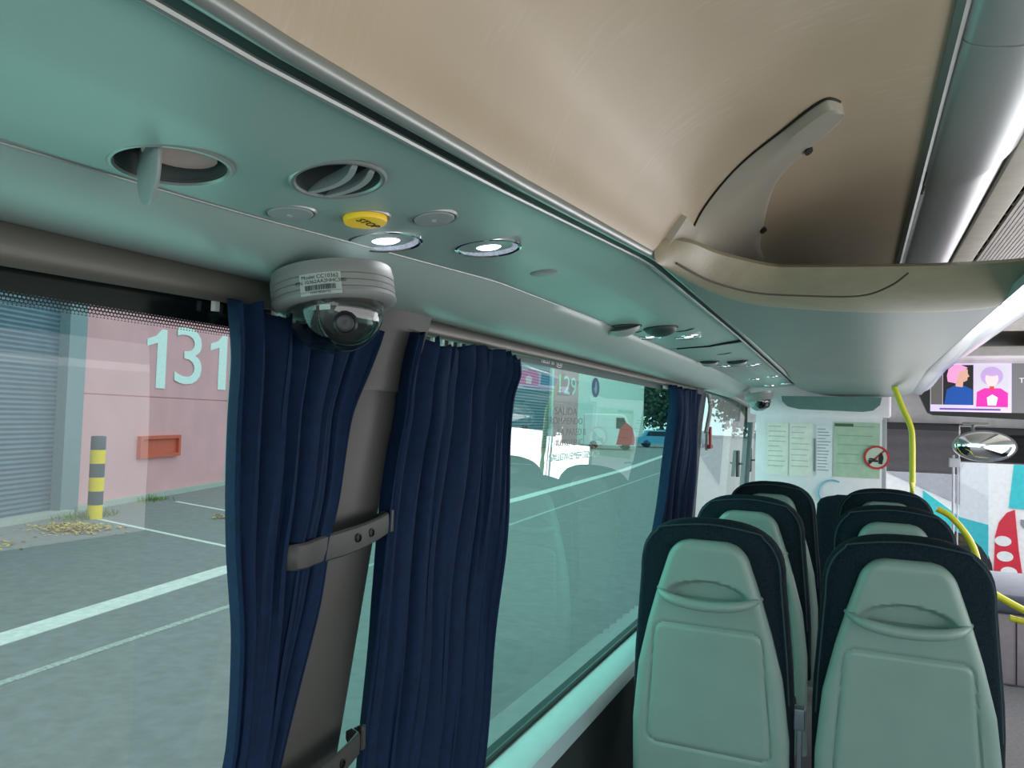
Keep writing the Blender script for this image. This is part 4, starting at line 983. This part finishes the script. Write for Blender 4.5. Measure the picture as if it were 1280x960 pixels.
# parked vehicles far off
def vehicle(x, y, rz_, L, W, H, m, label, cat='car', stripe=None, glassy=True):
    t = thing('parked_%s' % cat, label, cat, (x, y, GZ)); t.rotation_euler.z = rz_
    b = bmesh.new()
    if cat == 'car': pr = [(-L/2, .35), (-L/2, H*.55), (-L*.42, H*.62), (-L*.30, H*.97), (L*.12, H), (L*.28, H*.66), (L*.46, H*.56), (L/2, H*.42), (L/2, .3)]
    else: pr = [(-L/2, .35), (-L/2, H*.97), (-L*.46, H), (L*.22, H), (L*.30, H*.96), (L*.40, H*.62), (L*.49, H*.5), (L/2, H*.4), (L/2, .3)]
    rings = []
    for s_, sc in ((-W/2, .0), (-W/2+.06, .05), (W/2-.06, .05), (W/2, 0)):
        rings.append([(px*(1 if abs(s_) < W/2 else .985), s_, pz if abs(s_) < W/2 else .35 + (pz-.35)*.97) for px, pz in pr])
    skin(b, rings); finish('body', b, m, t, True)
    b = bmesh.new(); 
    for sgn in (-1, 1):
        if cat == 'car': pol = [(-L*.33, H*.66), (-L*.27, H*.92), (L*.10, H*.93), (L*.22, H*.66)]
        else: pol = [(L*.12, H*.6), (L*.12, H*.9), (L*.27, H*.9), (L*.36, H*.6)]
        prism(b, pol, lambda a, c_, d: (a, d, c_), sgn*(W/2-.02), sgn*(W/2+.012))
    finish('side_window', b, mat('vehicle_glass', (30, 40, 46), .1), t, False)
    for px in (-L*.31, L*.31):
        for sgn in (-1, 1):
            b = bmesh.new(); lathe(b, [(.30, -.1), (.34, -.07), (.34, .07), (.30, .1)], 20); b.transform(Matrix.Translation((px, sgn*(W/2-.1), .34)) @ Matrix.Rotation(PI/2, 4, 'X')); finish('wheel', b, mat('tyre', (24, 24, 26), .8), t)
    if stripe:
        b = bmesh.new(); 
        for sgn in (-1, 1): prism(b, stripe[0], lambda a, c_, d: (a, d, c_), sgn*(W/2-.02), sgn*(W/2+.02))
        finish('livery_patch', b, stripe[1], t, False)
    return t
M_vw = mat('vehicle_white', (250, 250, 252), .35)
M_lred = mat('livery_red', (226, 34, 62), .4); M_lcy = mat('livery_cyan', (60, 214, 222), .4)
vehicle(-17.4, 57.0, .34, 3.9, 2.0, 2.7, M_vw, 'small white van with a red end, a stand-in shape for livery mirrored in the glass', 'reflection', ([(.5, .4), (.75, 1.6), (1.2, 2.1), (1.7, 1.7), (1.9, .9), (1.85, .4)], M_lred))  # added solid shape in place of coach livery reflected in the window glass
vehicle(-15.6, 66.0, .34, 3.8, 1.8, 1.5, mat('vehicle_lightblue', (90, 170, 210), .35), 'light blue car just right of the white and red van', 'car')
vehicle(-13.7, 72.0, PI/2+.12, 4.4, 1.8, 1.5, mat('vehicle_greyblue', (84, 110, 124), .3), 'dark grey blue car at the far end of the yard', 'car')
# neighbouring coach in front on the right, with livery
nc = thing('parked_coach', 'white coach with cyan and red dotted livery standing just ahead', 'coach', (2.2, 10.0, GZ)); NO = Vector((2.2, 11.0, GZ))
b = bmesh.new(); pr = [(-.1, .3), (-.1, 2.9), (.1, 3.2), (.4, 3.3), (2.1, 3.3), (2.4, 3.2), (2.55, 2.9), (2.55, .3)]
rings = [[(xx, 1.0 + py*(.99 if i in (0, 3) else 1), pz*(.985 if i in (0, 3) else 1)) for py, pz in pr] for i, xx in enumerate((-2.30, -2.2, 6.9, 7.0))]
skin(b, rings); finish('body', b, M_vw, nc)
def nplate(name, pts, m, d=.89, par=nc):      # pts given as world (x, z) on the side at y=11
    b = bmesh.new(); prism(b, [(x-2.2, z-GZ) for x, z in pts], lambda a, c_, dd: (a, dd, c_), d-.006, d+.03); return finish(name, b, m, par, False)
k_ = 10.9/5.6
nplate('window_band', [(-.0, -.9), (.30, -.52), (1.15, -.9), (1.15, .6), (-.0, .6)], mat('livery_grey', (190, 190, 200), .35), .888)
nplate('cyan_patch', [(1.72, -.30), (2.9, -.20), (2.9, -.93), (1.66, -.90)], M_lcy)
nplate('cyan_patch', [(.75, -.75), (1.15, -1.05), (1.45, -1.12), (1.45, -1.75), (1.15, -1.7), (.75, -1.15)], M_lcy)
rp = nplate('red_patch', [(1.50, -1.95), (1.52, -1.25), (1.56, -1.08), (1.64, -.96), (1.72, -.92), (1.76, -1.4), (1.84, -2.0)], M_lred, .886)
for cx, cz in ((1.60, -1.30), (1.62, -1.48), (1.66, -1.66)):
    nplate('white_dot', ell(cx, cz, .085, .060), M_vw, .880, rp)
nplate('badge', [(1.78, -1.03), (1.85, -1.03), (1.85, -1.09), (1.815, -1.13), (1.78, -1.09)], mat('badge_grey', (150, 150, 165), .4), .884)
for px in (-1.2, 4.6):
    b = bmesh.new(); lathe(b, [(.42, -.12), (.5, -.09), (.5, .09), (.42, .12)], 28); b.transform(Matrix.Translation((px, .98, .5)) @ Matrix.Rotation(PI/2, 4, 'X')); finish('wheel', b, mat('tyre', ()), nc)
